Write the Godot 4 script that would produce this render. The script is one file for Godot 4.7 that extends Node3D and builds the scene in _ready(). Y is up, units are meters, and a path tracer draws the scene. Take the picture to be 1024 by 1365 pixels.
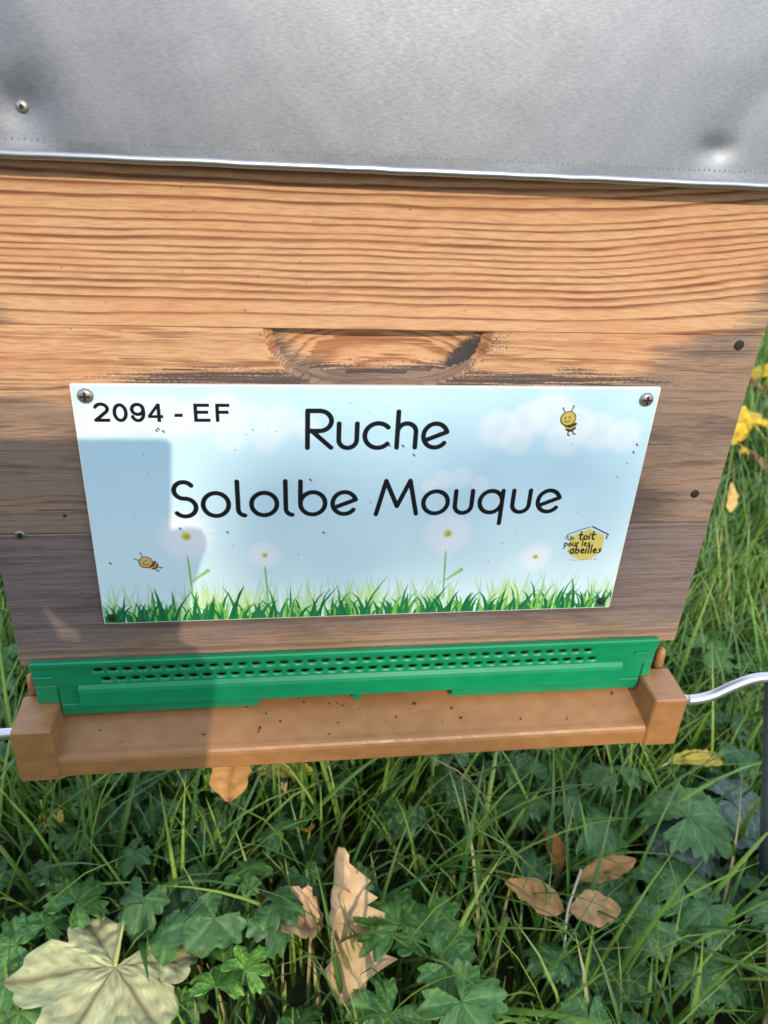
extends Node3D
# A wooden beehive with a name sign, seen close up from the front. y up, metres, ground at y = 0.
# Hive front lies in the plane z = 0, its middle at x = 0; the photographer squats in front of it (+z).

const SUN := Vector3(0.183, 0.49, 1.0)
var rng := RandomNumberGenerator.new()
var used := {}
var M := {}
var na := FastNoiseLite.new()
var nb := FastNoiseLite.new()
var nc := FastNoiseLite.new()

# ---------------------------------------------------------------- helpers: nodes
func numbered(called: String) -> String:
	var n: int = used.get(called, 0)
	used[called] = n + 1
	return called if n == 0 else "%s_%03d" % [called, n]

func tag(o: Node, label: String, category: String, group := "", kind := ""):
	if label: o.set_meta("label", label)
	if category: o.set_meta("category", category)
	if group: o.set_meta("group", group)
	if kind: o.set_meta("kind", kind)
	return o

func thing(called: String, label: String, category: String, at := Vector3.ZERO, group := "") -> Node3D:
	var o := Node3D.new()
	o.name = numbered(called)
	add_child(o)
	o.position = at
	tag(o, label, category, group)
	return o

func mesh_node(called: String, mesh: Mesh, mat: Material, parent: Node = self) -> MeshInstance3D:
	var o := MeshInstance3D.new()
	o.name = numbered(called) if parent == self else called
	o.mesh = mesh
	if mat: o.material_override = mat
	parent.add_child(o, true)
	return o

func build(st: SurfaceTool, called: String, mat: Material, parent: Node = self) -> MeshInstance3D:
	return mesh_node(called, done(st), mat, parent)

func done(st: SurfaceTool) -> ArrayMesh:
	st.generate_normals()
	return st.commit()

func begin(smooth := false) -> SurfaceTool:
	var st := SurfaceTool.new()
	st.begin(Mesh.PRIMITIVE_TRIANGLES)
	st.set_smooth_group(0 if smooth else -1)
	return st

# ---------------------------------------------------------------- helpers: shapes
func vert(st: SurfaceTool, p: Vector3, n: Vector3):
	var a := n.abs()
	if a.z >= a.x and a.z >= a.y: st.set_uv(Vector2(p.x, p.y))
	elif a.y >= a.x: st.set_uv(Vector2(p.x, p.z))
	else: st.set_uv(Vector2(p.z, p.y))
	st.add_vertex(p)

func tri(st: SurfaceTool, a: Vector3, b: Vector3, c: Vector3):   # counter-clockwise seen from outside
	var n := (b - a).cross(c - a)
	vert(st, a, n); vert(st, c, n); vert(st, b, n)

func quad(st: SurfaceTool, a: Vector3, b: Vector3, c: Vector3, d: Vector3):
	tri(st, a, b, c); tri(st, a, c, d)

func poly_out(st: SurfaceTool, pts: Array, centre: Vector3):
	var mid := Vector3.ZERO
	for p in pts: mid += p
	mid /= pts.size()
	var a: Vector3 = pts[0]
	var b: Vector3 = pts[1]
	var c: Vector3 = pts[2]
	var flip := (b - a).cross(c - a).dot(mid - centre) < 0
	for i in range(1, pts.size() - 1):
		if flip: tri(st, pts[0], pts[i + 1], pts[i])
		else: tri(st, pts[0], pts[i], pts[i + 1])

func box(st: SurfaceTool, lo: Vector3, hi: Vector3, b := 0.001):
	var c := (lo + hi) / 2
	var h := (hi - lo) / 2
	b = minf(b, minf(h.x, minf(h.y, h.z)) * 0.9)
	var P := func(s: Vector3, axis: int) -> Vector3:
		var e := Vector3(h.x - b, h.y - b, h.z - b)
		e[axis] = h[axis]
		return c + Vector3(s.x * e.x, s.y * e.y, s.z * e.z)
	for axis in 3:
		var u := (axis + 1) % 3
		var v := (axis + 2) % 3
		for s in [-1.0, 1.0]:
			var f := []
			for k in [[-1, -1], [1, -1], [1, 1], [-1, 1]]:
				var q := Vector3.ZERO
				q[axis] = s; q[u] = k[0]; q[v] = k[1]
				f.append(P.call(q, axis))
			poly_out(st, f, c)
		for su in [-1.0, 1.0]:
			for sv in [-1.0, 1.0]:
				var q0 := Vector3.ZERO
				q0[u] = su; q0[v] = sv; q0[axis] = -1
				var q1 := q0
				q1[axis] = 1
				poly_out(st, [P.call(q0, u), P.call(q1, u), P.call(q1, v), P.call(q0, v)], c)
	for sx in [-1.0, 1.0]:
		for sy in [-1.0, 1.0]:
			for sz in [-1.0, 1.0]:
				var q := Vector3(sx, sy, sz)
				poly_out(st, [P.call(q, 0), P.call(q, 1), P.call(q, 2)], c)

func boxm(lo: Vector3, hi: Vector3, b := 0.001) -> SurfaceTool:
	var st := begin()
	box(st, lo, hi, b)
	return st

func tube(st: SurfaceTool, pts: Array, radii: Array, n := 10, cap := true):
	var rings := []
	var up := Vector3(0.13, 0.31, 0.94)
	for i in pts.size():
		var a: Vector3 = pts[maxi(i - 1, 0)]
		var b: Vector3 = pts[mini(i + 1, pts.size() - 1)]
		var t := (b - a).normalized()
		if absf(t.dot(up.normalized())) > 0.95: up = Vector3(0.9, 0.2, 0.1)
		var s := t.cross(up).normalized()
		var w := s.cross(t)
		up = w
		var ring := []
		var r: float = radii[i] if i < radii.size() else radii[-1]
		for k in n:
			var an := TAU * k / n
			ring.append(pts[i] + (s * cos(an) + w * sin(an)) * r)
		rings.append(ring)
	for i in rings.size() - 1:
		for k in n:
			var k2 := (k + 1) % n
			quad(st, rings[i][k], rings[i][k2], rings[i + 1][k2], rings[i + 1][k])
	if cap:
		for e in [0, rings.size() - 1]:
			for k in n:
				var k2 := (k + 1) % n
				if e == 0: tri(st, pts[0], rings[0][k2], rings[0][k])
				else: tri(st, pts[e], rings[e][k], rings[e][k2])

func smooth_path(ctrl: Array, steps := 6) -> Array:
	var out := []
	for i in ctrl.size() - 1:
		var p0: Vector3 = ctrl[maxi(i - 1, 0)]
		var p1: Vector3 = ctrl[i]
		var p2: Vector3 = ctrl[i + 1]
		var p3: Vector3 = ctrl[mini(i + 2, ctrl.size() - 1)]
		for k in steps:
			out.append(p1.cubic_interpolate(p2, p0, p3, float(k) / steps))
	out.append(ctrl[-1])
	return out

# extrude an outline given as (z, y) points along x
func extrude_x(st: SurfaceTool, prof: Array, x0: float, x1: float, closed := true):
	var m := prof.size()
	for i in (m if closed else m - 1):
		var a: Vector2 = prof[i]
		var b: Vector2 = prof[(i + 1) % m]
		quad(st, Vector3(x0, a.y, a.x), Vector3(x1, a.y, a.x), Vector3(x1, b.y, b.x), Vector3(x0, b.y, b.x))
	if closed:
		var p2 := PackedVector2Array(prof)
		var idx := Geometry2D.triangulate_polygon(p2)
		for i in range(0, idx.size(), 3):
			for e in [x0, x1]:
				var q := []
				for k in 3: q.append(Vector3(e, prof[idx[i + k]].y, prof[idx[i + k]].x))
				poly_out(st, q, q[0] - Vector3(1 if e == x1 else -1, 0, 0))

# ---------------------------------------------------------------- helpers: materials
func srgb(r: float, g: float, b: float) -> Color:
	return Color(r / 255.0, g / 255.0, b / 255.0)

func mat(col: Color, rough := 0.6, metal := 0.0) -> StandardMaterial3D:
	var m := StandardMaterial3D.new()
	m.albedo_color = col
	m.roughness = rough
	m.metallic = metal
	return m

func tex(img: Image) -> ImageTexture:
	return ImageTexture.create_from_image(img)

func noise_img(w: int, h: int, fx: float, fy: float, seed_: int, lo: Color, hi: Color, gain := 1.0, oct := 3) -> Image:
	var n := FastNoiseLite.new()
	n.seed = seed_
	n.frequency = 1.0
	n.fractal_octaves = oct
	var img := Image.create(w, h, false, Image.FORMAT_RGB8)
	for y in h:
		for x in w:
			# seamless: wrap both axes on a torus-like sum
			var u := float(x) / w
			var v := float(y) / h
			var a := n.get_noise_2d(x * fx, y * fy)
			var b := n.get_noise_2d((x - w) * fx, y * fy)
			var c := n.get_noise_2d(x * fx, (y - h) * fy)
			var d := n.get_noise_2d((x - w) * fx, (y - h) * fy)
			var t := lerpf(lerpf(a, b, u), lerpf(c, d, u), v)
			img.set_pixel(x, y, lo.lerp(hi, clampf(0.5 + t * gain, 0, 1)))
	return img

# plank texture: growth rings cut at a slant; every pixel is one spot of the board, in metres
# mode 0 fresh super board, 1 upper body plank (scooped grip, half weathered), 2 lower grey plank, 3 plain side wood
func scoop_rim(x: float, y: float) -> float:      # 0 on the grip's outline and outside, 1 deepest in
	var dx := (x + 0.001) / 0.0605
	var dy := (0.594 - y) / 0.0315
	var r := sqrt(pow(absf(dx), 3.0) + dy * dy * 1.0)
	return maxf(1.0 - r, 0.0)

func scoop_depth(x: float, y: float) -> float:
	return 0.0240 * pow(scoop_rim(x, y), 0.45)

func ring(v: float) -> float:            # dark share of one growth ring, v counted in rings
	var f := v - floorf(v)
	var up := smoothstep(0.25, 0.86, f)
	return up * up * (1.0 - smoothstep(0.88, 1.0, f))

func wood(mode: int, x0: float, x1: float, y0: float, y1: float, ppm := 3000.0) -> Array:
	var w := int((x1 - x0) * ppm)
	var h := int((y1 - y0) * ppm)
	var img := Image.create(w, h, false, Image.FORMAT_RGB8)
	var hgt := Image.create(w, h, false, Image.FORMAT_L8)
	var light := srgb(200, 157, 117)
	var dark := srgb(116, 66, 38)
	for j in h:
		var y := y1 - (j + 0.5) / ppm
		for i in w:
			var x := x0 + (i + 0.5) / ppm
			var sd := 0.0
			var v := 0.0
			var warp := na.get_noise_2d(x * 5.0, y * 26.0 + mode * 40.0)
			var wig := nb.get_noise_2d(x * 22.0, y * 90.0 + mode * 70.0)
			var fibre := nc.get_noise_2d(x * 60.0, y * 1900.0)
			var fib2 := nc.get_noise_2d(x * 14.0 + 50.0, y * 700.0)
			var d := 0.0
			if mode == 0:
				var s := y - 0.594
				var bow := 0.012 * pow(maxf(x - 0.06, 0.0) / 0.15, 1.7) * clampf((s + 0.02) / 0.06, 0.2, 1.0)
				var q := s - bow + 0.0013 * warp + 0.0004 * wig
				# wide flat rings at the foot of the board, tight in the middle, looser at the top
				if q < 0.014: v = q / 0.0080 + 30.0 + 0.22 * na.get_noise_2d(x * 9.0, 8.0)
				elif q < 0.052: v = 30.0 + 1.75 + (q - 0.014) / 0.0037 + 0.22 * na.get_noise_2d(x * 9.0, 8.0)
				else: v = 42.02 + (q - 0.052) / 0.0049 + 0.22 * na.get_noise_2d(x * 9.0, 8.0)
				v += 0.32 * nb.get_noise_1d(q * 150.0 + 3.0)
				d = ring(v) * (0.92 + 0.45 * nb.get_noise_1d(floorf(v) * 37.0) + 0.35 * wig)
			elif mode == 1:
				sd = scoop_rim(x, y)
				var q := y + 0.0045 * warp + 0.0012 * wig - sd * 0.016
				v = q / (0.0052 if sd <= 0.0 else 0.0034) + 0.25 * fib2
				v += 0.7 * nb.get_noise_1d(q * 130.0 + 9.0)
				var patch := na.get_noise_2d(x * 16.0 + 80.0, y * 60.0)
				d = ring(v) * ((0.40 + 0.5 * patch if sd <= 0.0 else 0.6) + 0.3 * nb.get_noise_1d(floorf(v) * 41.0))
			elif mode == 2:
				var q := y + 0.0022 * warp + 0.0008 * wig
				v = q / 0.0044 + 0.9 * nb.get_noise_1d(q * 140.0 + 5.0)
				d = ring(v) * 0.55
			else:
				v = (y + 0.006 * warp + 0.001 * wig) / 0.0065
				d = ring(v) * 0.6
			d = clampf(d, 0, 1)
			var c := light.lerp(dark, d)
			c = c.lerp(dark, clampf(fibre * 0.42 + 0.05, 0, 0.42))
			c = c.lerp(srgb(206, 160, 106), clampf(fib2 * 0.5, 0, 0.35))
			c = c.lerp(srgb(178, 112, 72), 0.22 * smoothstep(0.05, 0.6, na.get_noise_2d(x * 7.0 + 60.0, y * 30.0)))
			# old wood greys where rain reaches it: ragged streaks along the grain
			var grey := 0.0
			var rag := 0.30 * warp + 0.32 * fib2 + 0.22 * wig
			if mode == 0:
				grey = smoothstep(0.35, 1.0, (x - 0.186) / 0.04 + (0.640 - y) / 0.10 + rag * 1.3)
				grey = maxf(grey, 0.9 * smoothstep(0.3, 0.75, (-0.178 - x) / 0.03 + (0.63 - y) / 0.07 - 0.2 + rag * 0.6))
				grey *= 0.7
			elif mode == 1:
				grey = smoothstep(0.2, 0.8, (0.571 - y) / 0.028 + rag * 1.1)
				grey = maxf(grey, smoothstep(0.2, 0.8, (x - 0.135) / 0.06 + (0.585 - y) / 0.05 + rag * 0.9))
				if sd > 0.0:
					grey = smoothstep(0.15, 0.85, 1.0 - sd / 0.32 + rag * 0.9 + (0.15 if x < -0.03 else 0.0)) * 0.85
			elif mode == 2:
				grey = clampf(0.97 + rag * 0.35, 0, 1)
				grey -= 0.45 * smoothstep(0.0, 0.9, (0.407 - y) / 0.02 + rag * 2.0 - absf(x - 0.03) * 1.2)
			else:
				grey = clampf(0.55 + rag * 1.3, 0, 1)
			grey = clampf(grey, 0, 1)
			var gc := srgb(132, 112, 97).lerp(srgb(80, 66, 59), clampf(d * 0.9 + fibre * 0.45, 0, 1))
			if mode == 2: gc = srgb(108, 98, 98).lerp(srgb(70, 62, 63), clampf(d * 0.8 + fibre * 0.5 + fib2 * 0.5, 0, 1))
			gc = gc.lerp(srgb(168, 128, 98), clampf(fib2 * 0.8 + warp * 0.7, 0, 0.6 if mode != 2 else 0.14))
			# broad uneven stains in old wood
			gc = gc.lerp(srgb(72, 60, 54), 0.6 * smoothstep(0.0, 0.55, na.get_noise_2d(x * 9.0 + 20.0, y * 24.0 + mode * 11.0) + 0.45 * fib2 + 0.3 * fibre))
			c = c.lerp(gc, grey * 0.93)
			# black mould: over the sign's top edge, in the grip's right corner and along its rim
			if mode == 1:
				var speck := nb.get_noise_2d(x * 420.0, y * 700.0)
				var mould := smoothstep(0.25, 0.75, 1.0 - absf(y - 0.5665) / 0.0075 + speck * 0.3 + fib2 * 0.8 - maxf(absf(x - 0.01) - 0.11, 0.0) * 14.0) * 0.78
				if x > 0.02 and x < 0.075:
					var ax := (x - 0.047) * 0.72 + (y - 0.578) * 0.69
					var bx := -(x - 0.047) * 0.69 + (y - 0.578) * 0.72
					mould = maxf(mould, smoothstep(0.0, 0.7, 1.0 - (ax * ax / 0.00030 + bx * bx / 0.00004) + speck * 0.3 + fib2 * 0.4) * 0.9)
				if x < -0.03 and sd > 0.0 and sd < 0.3:
					mould = maxf(mould, 0.55 * smoothstep(0.1, 0.8, 0.5 - (sd - 0.08) / 0.3 + speck * 0.2 + fib2 * 0.6))
				var crumb := nb.get_noise_2d(x * 900.0 + 7.0, y * 900.0)
				mould = maxf(mould, 0.85 * smoothstep(0.12, 0.3, crumb - Vector2(x - 0.061, (y - 0.588) * 1.2).length() * 46.0 + 0.10))
				c = c.lerp(srgb(52, 47, 50), mould)
			# small drying checks and dirt specks
			var fly := nb.get_noise_2d(x * 260.0 + 31.0, y * 300.0 + mode * 9.0)
			if fly > 0.80: c = c.lerp(srgb(70, 48, 34), 0.65)
			var check := smoothstep(0.30, 0.55, fib2) * smoothstep(0.05, 0.3, warp) if mode != 0 else 0.0
			c = c.lerp(srgb(70, 56, 48), check * 0.4)
			img.set_pixel(i, j, c)
			var hh := 0.6 + 0.28 * d * (0.5 + grey) + 0.25 * fibre - 0.3 * check
			hgt.set_pixel(i, j, Color(hh, hh, hh))
	hgt.convert(Image.FORMAT_RGBA8)
	hgt.bump_map_to_normal_map(1.6)
	return [img, hgt]

func wood_mat(mode: int, x0: float, x1: float, y0: float, y1: float, ppm := 3000.0) -> StandardMaterial3D:
	var t := wood(mode, x0, x1, y0, y1, ppm)
	var m := mat(Color.WHITE, 0.72)
	m.albedo_texture = tex(t[0])
	m.normal_enabled = true
	m.normal_texture = tex(t[1])
	m.normal_scale = 0.55
	m.uv1_scale = Vector3(1.0 / (x1 - x0), -1.0 / (y1 - y0), 1)
	m.uv1_offset = Vector3(-x0 / (x1 - x0), y1 / (y1 - y0), 0)
	return m

# ---------------------------------------------------------------- the sign's print, drawn in millimetres from its lower left corner
const SPM := 5.0                        # print pixels per mm
const SW := 320.2
const SH := 152.8
var cv: Image

func blot(c: Vector2, r: float, col: Color, soft := 0.3, alpha := 1.0, sy := 1.0):
	var x0 := maxi(int((c.x - r) * SPM), 0)
	var x1 := mini(int((c.x + r) * SPM) + 1, cv.get_width() - 1)
	var y0 := maxi(int((SH - c.y - r * sy) * SPM), 0)
	var y1 := mini(int((SH - c.y + r * sy) * SPM) + 1, cv.get_height() - 1)
	for j in range(y0, y1 + 1):
		for i in range(x0, x1 + 1):
			var d := Vector2((i + 0.5) / SPM - c.x, (SH - (j + 0.5) / SPM - c.y) / sy).length() / r
			var a := (1.0 - smoothstep(1.0 - soft, 1.0, d)) * alpha
			if a > 0.003: cv.set_pixel(i, j, cv.get_pixel(i, j).lerp(col, a))

func stroke(pts: Array, w0: float, w1: float, col: Color, flat := false):
	# one line of ink whose half-width runs from w0 to w1; drawn segment by segment with soft edges
	var n := pts.size()
	var lo: Vector2 = pts[0]
	var hi: Vector2 = pts[0]
	for p in pts:
		lo = lo.min(p); hi = hi.max(p)
	var m := maxf(w0, w1) + 0.5
	var x0 := maxi(int((lo.x - m) * SPM), 0)
	var x1 := mini(int((hi.x + m) * SPM) + 1, cv.get_width() - 1)
	var y0 := maxi(int((SH - hi.y - m) * SPM), 0)
	var y1 := mini(int((SH - lo.y + m) * SPM) + 1, cv.get_height() - 1)
	for j in range(y0, y1 + 1):
		for i in range(x0, x1 + 1):
			var p := Vector2((i + 0.5) / SPM, SH - (j + 0.5) / SPM)
			var best := 9.0
			for k in n - 1:
				var a: Vector2 = pts[k]
				var b: Vector2 = pts[k + 1]
				var ab := b - a
				var t := (p - a).dot(ab) / maxf(ab.length_squared(), 1e-6)
				if flat and n == 2 and (t < 0.0 or t > 1.0): continue
				t = clampf(t, 0, 1)
				var d := p.distance_to(a + ab * t) - lerpf(w0, w1, (k + t) / (n - 1))
				if d < best: best = d
			var al := clampf(0.5 - best * SPM, 0, 1)
			if al > 0.0: cv.set_pixel(i, j, cv.get_pixel(i, j).lerp(col, al * col.a))

func arc(c: Vector2, rx: float, ry: float, a0: float, a1: float, n := 18) -> Array:
	var out := []
	for k in n + 1:
		var a := deg_to_rad(lerpf(a0, a1, float(k) / n))
		out.append(c + Vector2(cos(a) * rx, sin(a) * ry))
	return out

# round monoline letters; (x, y) is the left end of the baseline, h the height of small letters
func letter(ch: String, x: float, y: float, h: float, w: float, col: Color, hw: float):
	var cap := h * 1.48
	var r := h / 2
	match ch:
		"R":
			stroke([Vector2(x, y), Vector2(x, y + cap), Vector2(x + w * 0.5, y + cap)], hw, hw, col)
			stroke(arc(Vector2(x + w * 0.5, y + cap - cap * 0.27), w * 0.5, cap * 0.27, 90, -90), hw, hw, col)
			stroke([Vector2(x + w * 0.5, y + cap * 0.46), Vector2(x, y + cap * 0.46)], hw, hw, col)
			stroke([Vector2(x + w * 0.18, y + cap * 0.46), Vector2(x + w, y)], hw, hw, col)
		"u":
			stroke([Vector2(x, y + h)] + arc(Vector2(x + w / 2, y + w / 2), w / 2, w / 2, 180, 360) + [Vector2(x + w, y + h)], hw, hw, col)
		"c":
			stroke(arc(Vector2(x + w * 0.55, y + r), w * 0.55, r, 42, 318, 26), hw, hw, col)
		"h":
			stroke([Vector2(x, y), Vector2(x, y + cap)], hw, hw, col)
			stroke(arc(Vector2(x + w / 2, y + h - w / 2), w / 2, w / 2, 180, 0) + [Vector2(x + w, y)], hw, hw, col)
		"e":
			var c := Vector2(x + w / 2, y + r)
			var p := arc(c, w / 2, r, 18, 322, 28)
			stroke(p, hw, hw, col)
			stroke([c + Vector2(cos(deg_to_rad(205)) * w / 2, sin(deg_to_rad(205)) * r), p[0]], hw, hw, col)
		"S":
			var q := cap / 4
			stroke(arc(Vector2(x + w * 0.48, y + cap - q * 0.95), w * 0.44, q * 0.95, 35, 262, 18) + arc(Vector2(x + w * 0.5, y + q * 1.05), w * 0.5, q * 1.05, 82, -142, 18), hw, hw, col)
		"o":
			stroke(arc(Vector2(x + w / 2, y + r), w / 2, r, 0, 360, 30), hw, hw, col)
		"l":
			stroke([Vector2(x, y + cap), Vector2(x + w * 0.05, y + h * 0.3)] + arc(Vector2(x + w * 0.95, y + h * 0.28), w * 0.9, h * 0.28, 180, 265, 8), hw, hw, col)
		"b":
			stroke([Vector2(x, y + cap), Vector2(x, y + r)], hw, hw, col)
			stroke(arc(Vector2(x + w / 2, y + r), w / 2, r, 0, 360, 30), hw, hw, col)
		"M":
			stroke([Vector2(x, y), Vector2(x + w * 0.21, y + cap), Vector2(x + w * 0.51, y + cap * 0.24), Vector2(x + w * 0.80, y + cap), Vector2(x + w, y)], hw, hw, col)
		"q":
			stroke(arc(Vector2(x + w / 2, y + r), w / 2, r, 0, 360, 30), hw, hw, col)
			stroke([Vector2(x + w, y + h), Vector2(x + w, y - h * 0.52)], hw, hw, col)

func ink_bee(c: Vector2, s: float, tilt: float, body: Color, line: Color):
	var R := func(px: float, py: float) -> Vector2: return c + Vector2(px, py).rotated(tilt) * s
	blot(R.call(4.6, -1.0), 2.6 * s, srgb(226, 232, 240), 0.4, 0.8)                 # wing
	blot(R.call(1.6, -4.2), 3.6 * s, body, 0.1)
	stroke([R.call(-1.6, -3.2), R.call(1.4, -4.6), R.call(4.6, -3.2)], 0.75 * s, 0.75 * s, line)
	stroke([R.call(-0.4, -6.2), R.call(1.8, -7.2), R.call(4.2, -5.8)], 0.7 * s, 0.7 * s, line)
	blot(R.call(0, 0.6), 4.9 * s, line, 0.12)
	blot(R.call(0.1, 0.7), 4.3 * s, body, 0.12)
	blot(R.call(-1.6, 1.2), 0.7 * s, line, 0.5)
	blot(R.call(0.9, 1.4), 0.7 * s, line, 0.5)
	stroke(arc(R.call(-0.4, -0.2), 1.7 * s, 1.2 * s, 200, 340, 8), 0.25 * s, 0.25 * s, line)
	for e in [[-2.2, 5.0, -3.2, 7.4], [1.8, 5.2, 3.0, 7.9]]:
		stroke([R.call(e[0], e[1]), R.call(e[2], e[3])], 0.3 * s, 0.3 * s, line)
		blot(R.call(e[2], e[3]), 0.65 * s, line, 0.5)
	for e in [[0.6, -7.4, 0.2, -9.6, 1.4, -10.0], [3.0, -7.0, 3.4, -9.2, 4.8, -9.6]]:
		stroke([R.call(e[0], e[1]), R.call(e[2], e[3]), R.call(e[4], e[5])], 0.35 * s, 0.35 * s, line)

func script_word(pts: Array, at: Vector2, k: float, col: Color, hw: float):
	for s in pts:
		var q := []
		for i in range(0, s.size(), 2): q.append(at + Vector2(s[i], s[i + 1]) * k)
		stroke(q, hw, hw, col)

func print_image() -> Image:
	var w := int(SW * SPM)
	var h := int(SH * SPM)
	cv = Image.create(w, h, false, Image.FORMAT_RGB8)
	var top := srgb(190, 223, 237)
	var low := srgb(212, 234, 239)
	for j in h:
		var t := float(j) / h
		var c := top.lerp(low, smoothstep(0.05, 0.85, t))
		cv.fill_rect(Rect2i(0, j, w, 1), c)
	var cloud := srgb(242, 244, 246)
	# clouds: heaps of soft-edged puffs
	for q in [[228.7, 128, 14.5], [245, 133, 14], [258, 137, 17], [274, 131, 14], [288, 126, 15], [304, 123, 13], [240, 121, 12], [268, 121, 14]]:
		blot(Vector2(q[0], q[1]), q[2], cloud, 0.45, 0.52)
	for q in [[76, 139, 15], [60, 133, 15], [92, 134, 13], [108, 132, 14], [122, 128, 10], [44, 136, 17], [24, 137, 19], [8, 132, 16], [80, 124, 14], [100, 122, 12]]:
		blot(Vector2(q[0], q[1]), q[2], cloud, 0.6, 0.42)
	for q in [[200, 96, 8], [211, 97, 9], [222, 93, 7], [192, 92, 6]]:
		blot(Vector2(q[0], q[1]), q[2], cloud, 0.5, 0.5)
	# pale far grass, then daisies, then the dark grass in front
	var r := RandomNumberGenerator.new()
	r.seed = 5
	for k in 300:
		var x := r.randf_range(-4, 324)
		var hh := r.randf_range(12, 32)
		var lean := r.randf_range(-8, 8)
		var c := srgb(182, 214, 168).lerp(srgb(156, 200, 120), r.randf())
		c.a = 0.5
		stroke([Vector2(x, -1), Vector2(x + lean * 0.35, hh * 0.55), Vector2(x + lean, hh)], r.randf_range(1.0, 2.0), 0.1, c)
	for k in 4: blot(Vector2([62, 84, 160, 250][k], 14), 13, srgb(205, 232, 150), 0.7, 0.5)
	var fl := [[52.2, 60.9, 19.0, 26.0], [96.7, 46.9, 11.5, 22.0], [205.9, 59.5, 18.0, 22.0], [263.3, 41.3, 12.5, 0.0]]
	for f in fl:
		var c := Vector2(f[0], f[1])
		if f[3] > 0:
			stroke([c + Vector2(0, -f[2] * 0.7), Vector2(f[0] + 1.0, f[3]), Vector2(f[0] + 1.5, 12)], 0.55, 0.65, srgb(142, 190, 110))
			if f[2] > 12.0: stroke([Vector2(f[0] + 1, f[3] + 3), Vector2(f[0] + 6, f[3] + 7), Vector2(f[0] + 11, f[3] + 11)], 0.4, 1.3, srgb(152, 200, 118))
		blot(c, f[2], srgb(240, 242, 245), 0.55, 0.8)
		for k in 15:
			var a := TAU * k / 15.0 + 0.2
			stroke([c + Vector2.from_angle(a) * f[2] * 0.22, c + Vector2.from_angle(a + 0.08) * f[2] * 0.82], f[2] * 0.06, f[2] * 0.12, Color(0.94, 0.95, 0.965, 0.28))
		blot(c, f[2] * 0.19, srgb(212, 206, 92), 0.6)
		blot(c + Vector2(0.5, -0.5), f[2] * 0.12, srgb(176, 160, 44), 0.8, 0.6)
	for k in 330:
		var x := r.randf_range(-4, 324)
		var hh := r.randf_range(6, 17) * (1.0 if r.randf() < 0.8 else 1.55)
		var lean := r.randf_range(-9, 9)
		var c := srgb(18, 98, 58).lerp(srgb(44, 132, 70), r.randf())
		if r.randf() < 0.25: c = srgb(116, 176, 78)
		stroke([Vector2(x, -1), Vector2(x + lean * 0.2, hh * 0.4), Vector2(x + lean * 0.52, hh * 0.75), Vector2(x + lean, hh)], r.randf_range(0.9, 1.7), 0.05, c)
	for e in [[31.3, 26, -4, 2.1], [84, 25, 9, 1.8], [14, 21, 3, 1.6], [52, 22, 11, 1.2], [66, 20, 3, 1.8], [141, 24, 14, 1.2], [171, 30, 15, 1.0], [210, 22, 12, 1.5], [248, 21, 3, 1.4]]:
		stroke([Vector2(e[0] - e[2], -1), Vector2(e[0] - e[2] * 0.6, e[1] * 0.5), Vector2(e[0], e[1])], e[3], 0.05, srgb(22, 106, 62))
	# bees and the maker's yellow house mark
	ink_bee(Vector2(268.6, 133.5), 1.0, 0.12, srgb(208, 184, 84), srgb(66, 58, 40))
	ink_bee(Vector2(28.5, 43.5), 0.88, 0.75, srgb(214, 178, 110), srgb(96, 72, 46))
	var lc := Vector2(294.5, 50.0)
	var yel := srgb(222, 202, 112)
	for k in 26: stroke([lc + Vector2(-10.5 + k * 0.85, -11.5 + 6.0 * pow(absf(k - 13.0) / 13.0, 2.0)), lc + Vector2(-10.5 + k * 0.85, 10.5 - absf(k - 13.0) * 0.42)], 0.5, 0.5, yel)
	var inkc := srgb(38, 34, 24)
	stroke([lc + Vector2(-14, 4.0), lc + Vector2(-12.6, 7.2), lc + Vector2(-4, 10.6), lc + Vector2(1.0, 12.3)], 0.28, 0.3, srgb(96, 108, 104))
	for k in 6: stroke([lc + Vector2(2.2 + k * 2.0, 12.4 - k * 1.05), lc + Vector2(3.6 + k * 2.0, 11.7 - k * 1.05)], 0.42, 0.42, srgb(50, 58, 62))
	stroke([lc + Vector2(13.0, 5.6), lc + Vector2(12.8, 3.4)], 0.4, 0.4, srgb(50, 54, 50))
	for k in 7: stroke([lc + Vector2(-8 + k * 2.6, -11.6 - 0.6 * sin(k)), lc + Vector2(-6.6 + k * 2.6, -11.9)], 0.22, 0.22, srgb(140, 140, 110))
	# Un toit pour les abeilles
	script_word([[0, 5, 0, 1.5, 1, 0.2, 2.4, 0.4, 3, 2, 3, 5], [4, 3, 4, 0], [4, 2.4, 5.2, 3, 6, 2.4, 6, 0]], lc + Vector2(-12.4, 3.0), 0.62, inkc, 0.26)
	script_word([[1, 6, 0.9, 1, 1.6, 0.1, 2.4, 0.4], [0, 3.6, 2.4, 3.7], [4.6, 3, 3.5, 2.6, 3.2, 1.2, 4.2, 0.1, 5.4, 0.8, 5.6, 2.2, 4.6, 3], [6.9, 3, 6.8, 0.2], [6.9, 4.6, 7.0, 4.7], [9.2, 6, 9.0, 1, 9.7, 0.1, 10.5, 0.4], [8, 3.6, 10.6, 3.7]], lc + Vector2(-5.2, 3.0), 0.98, inkc, 0.46)
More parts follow.
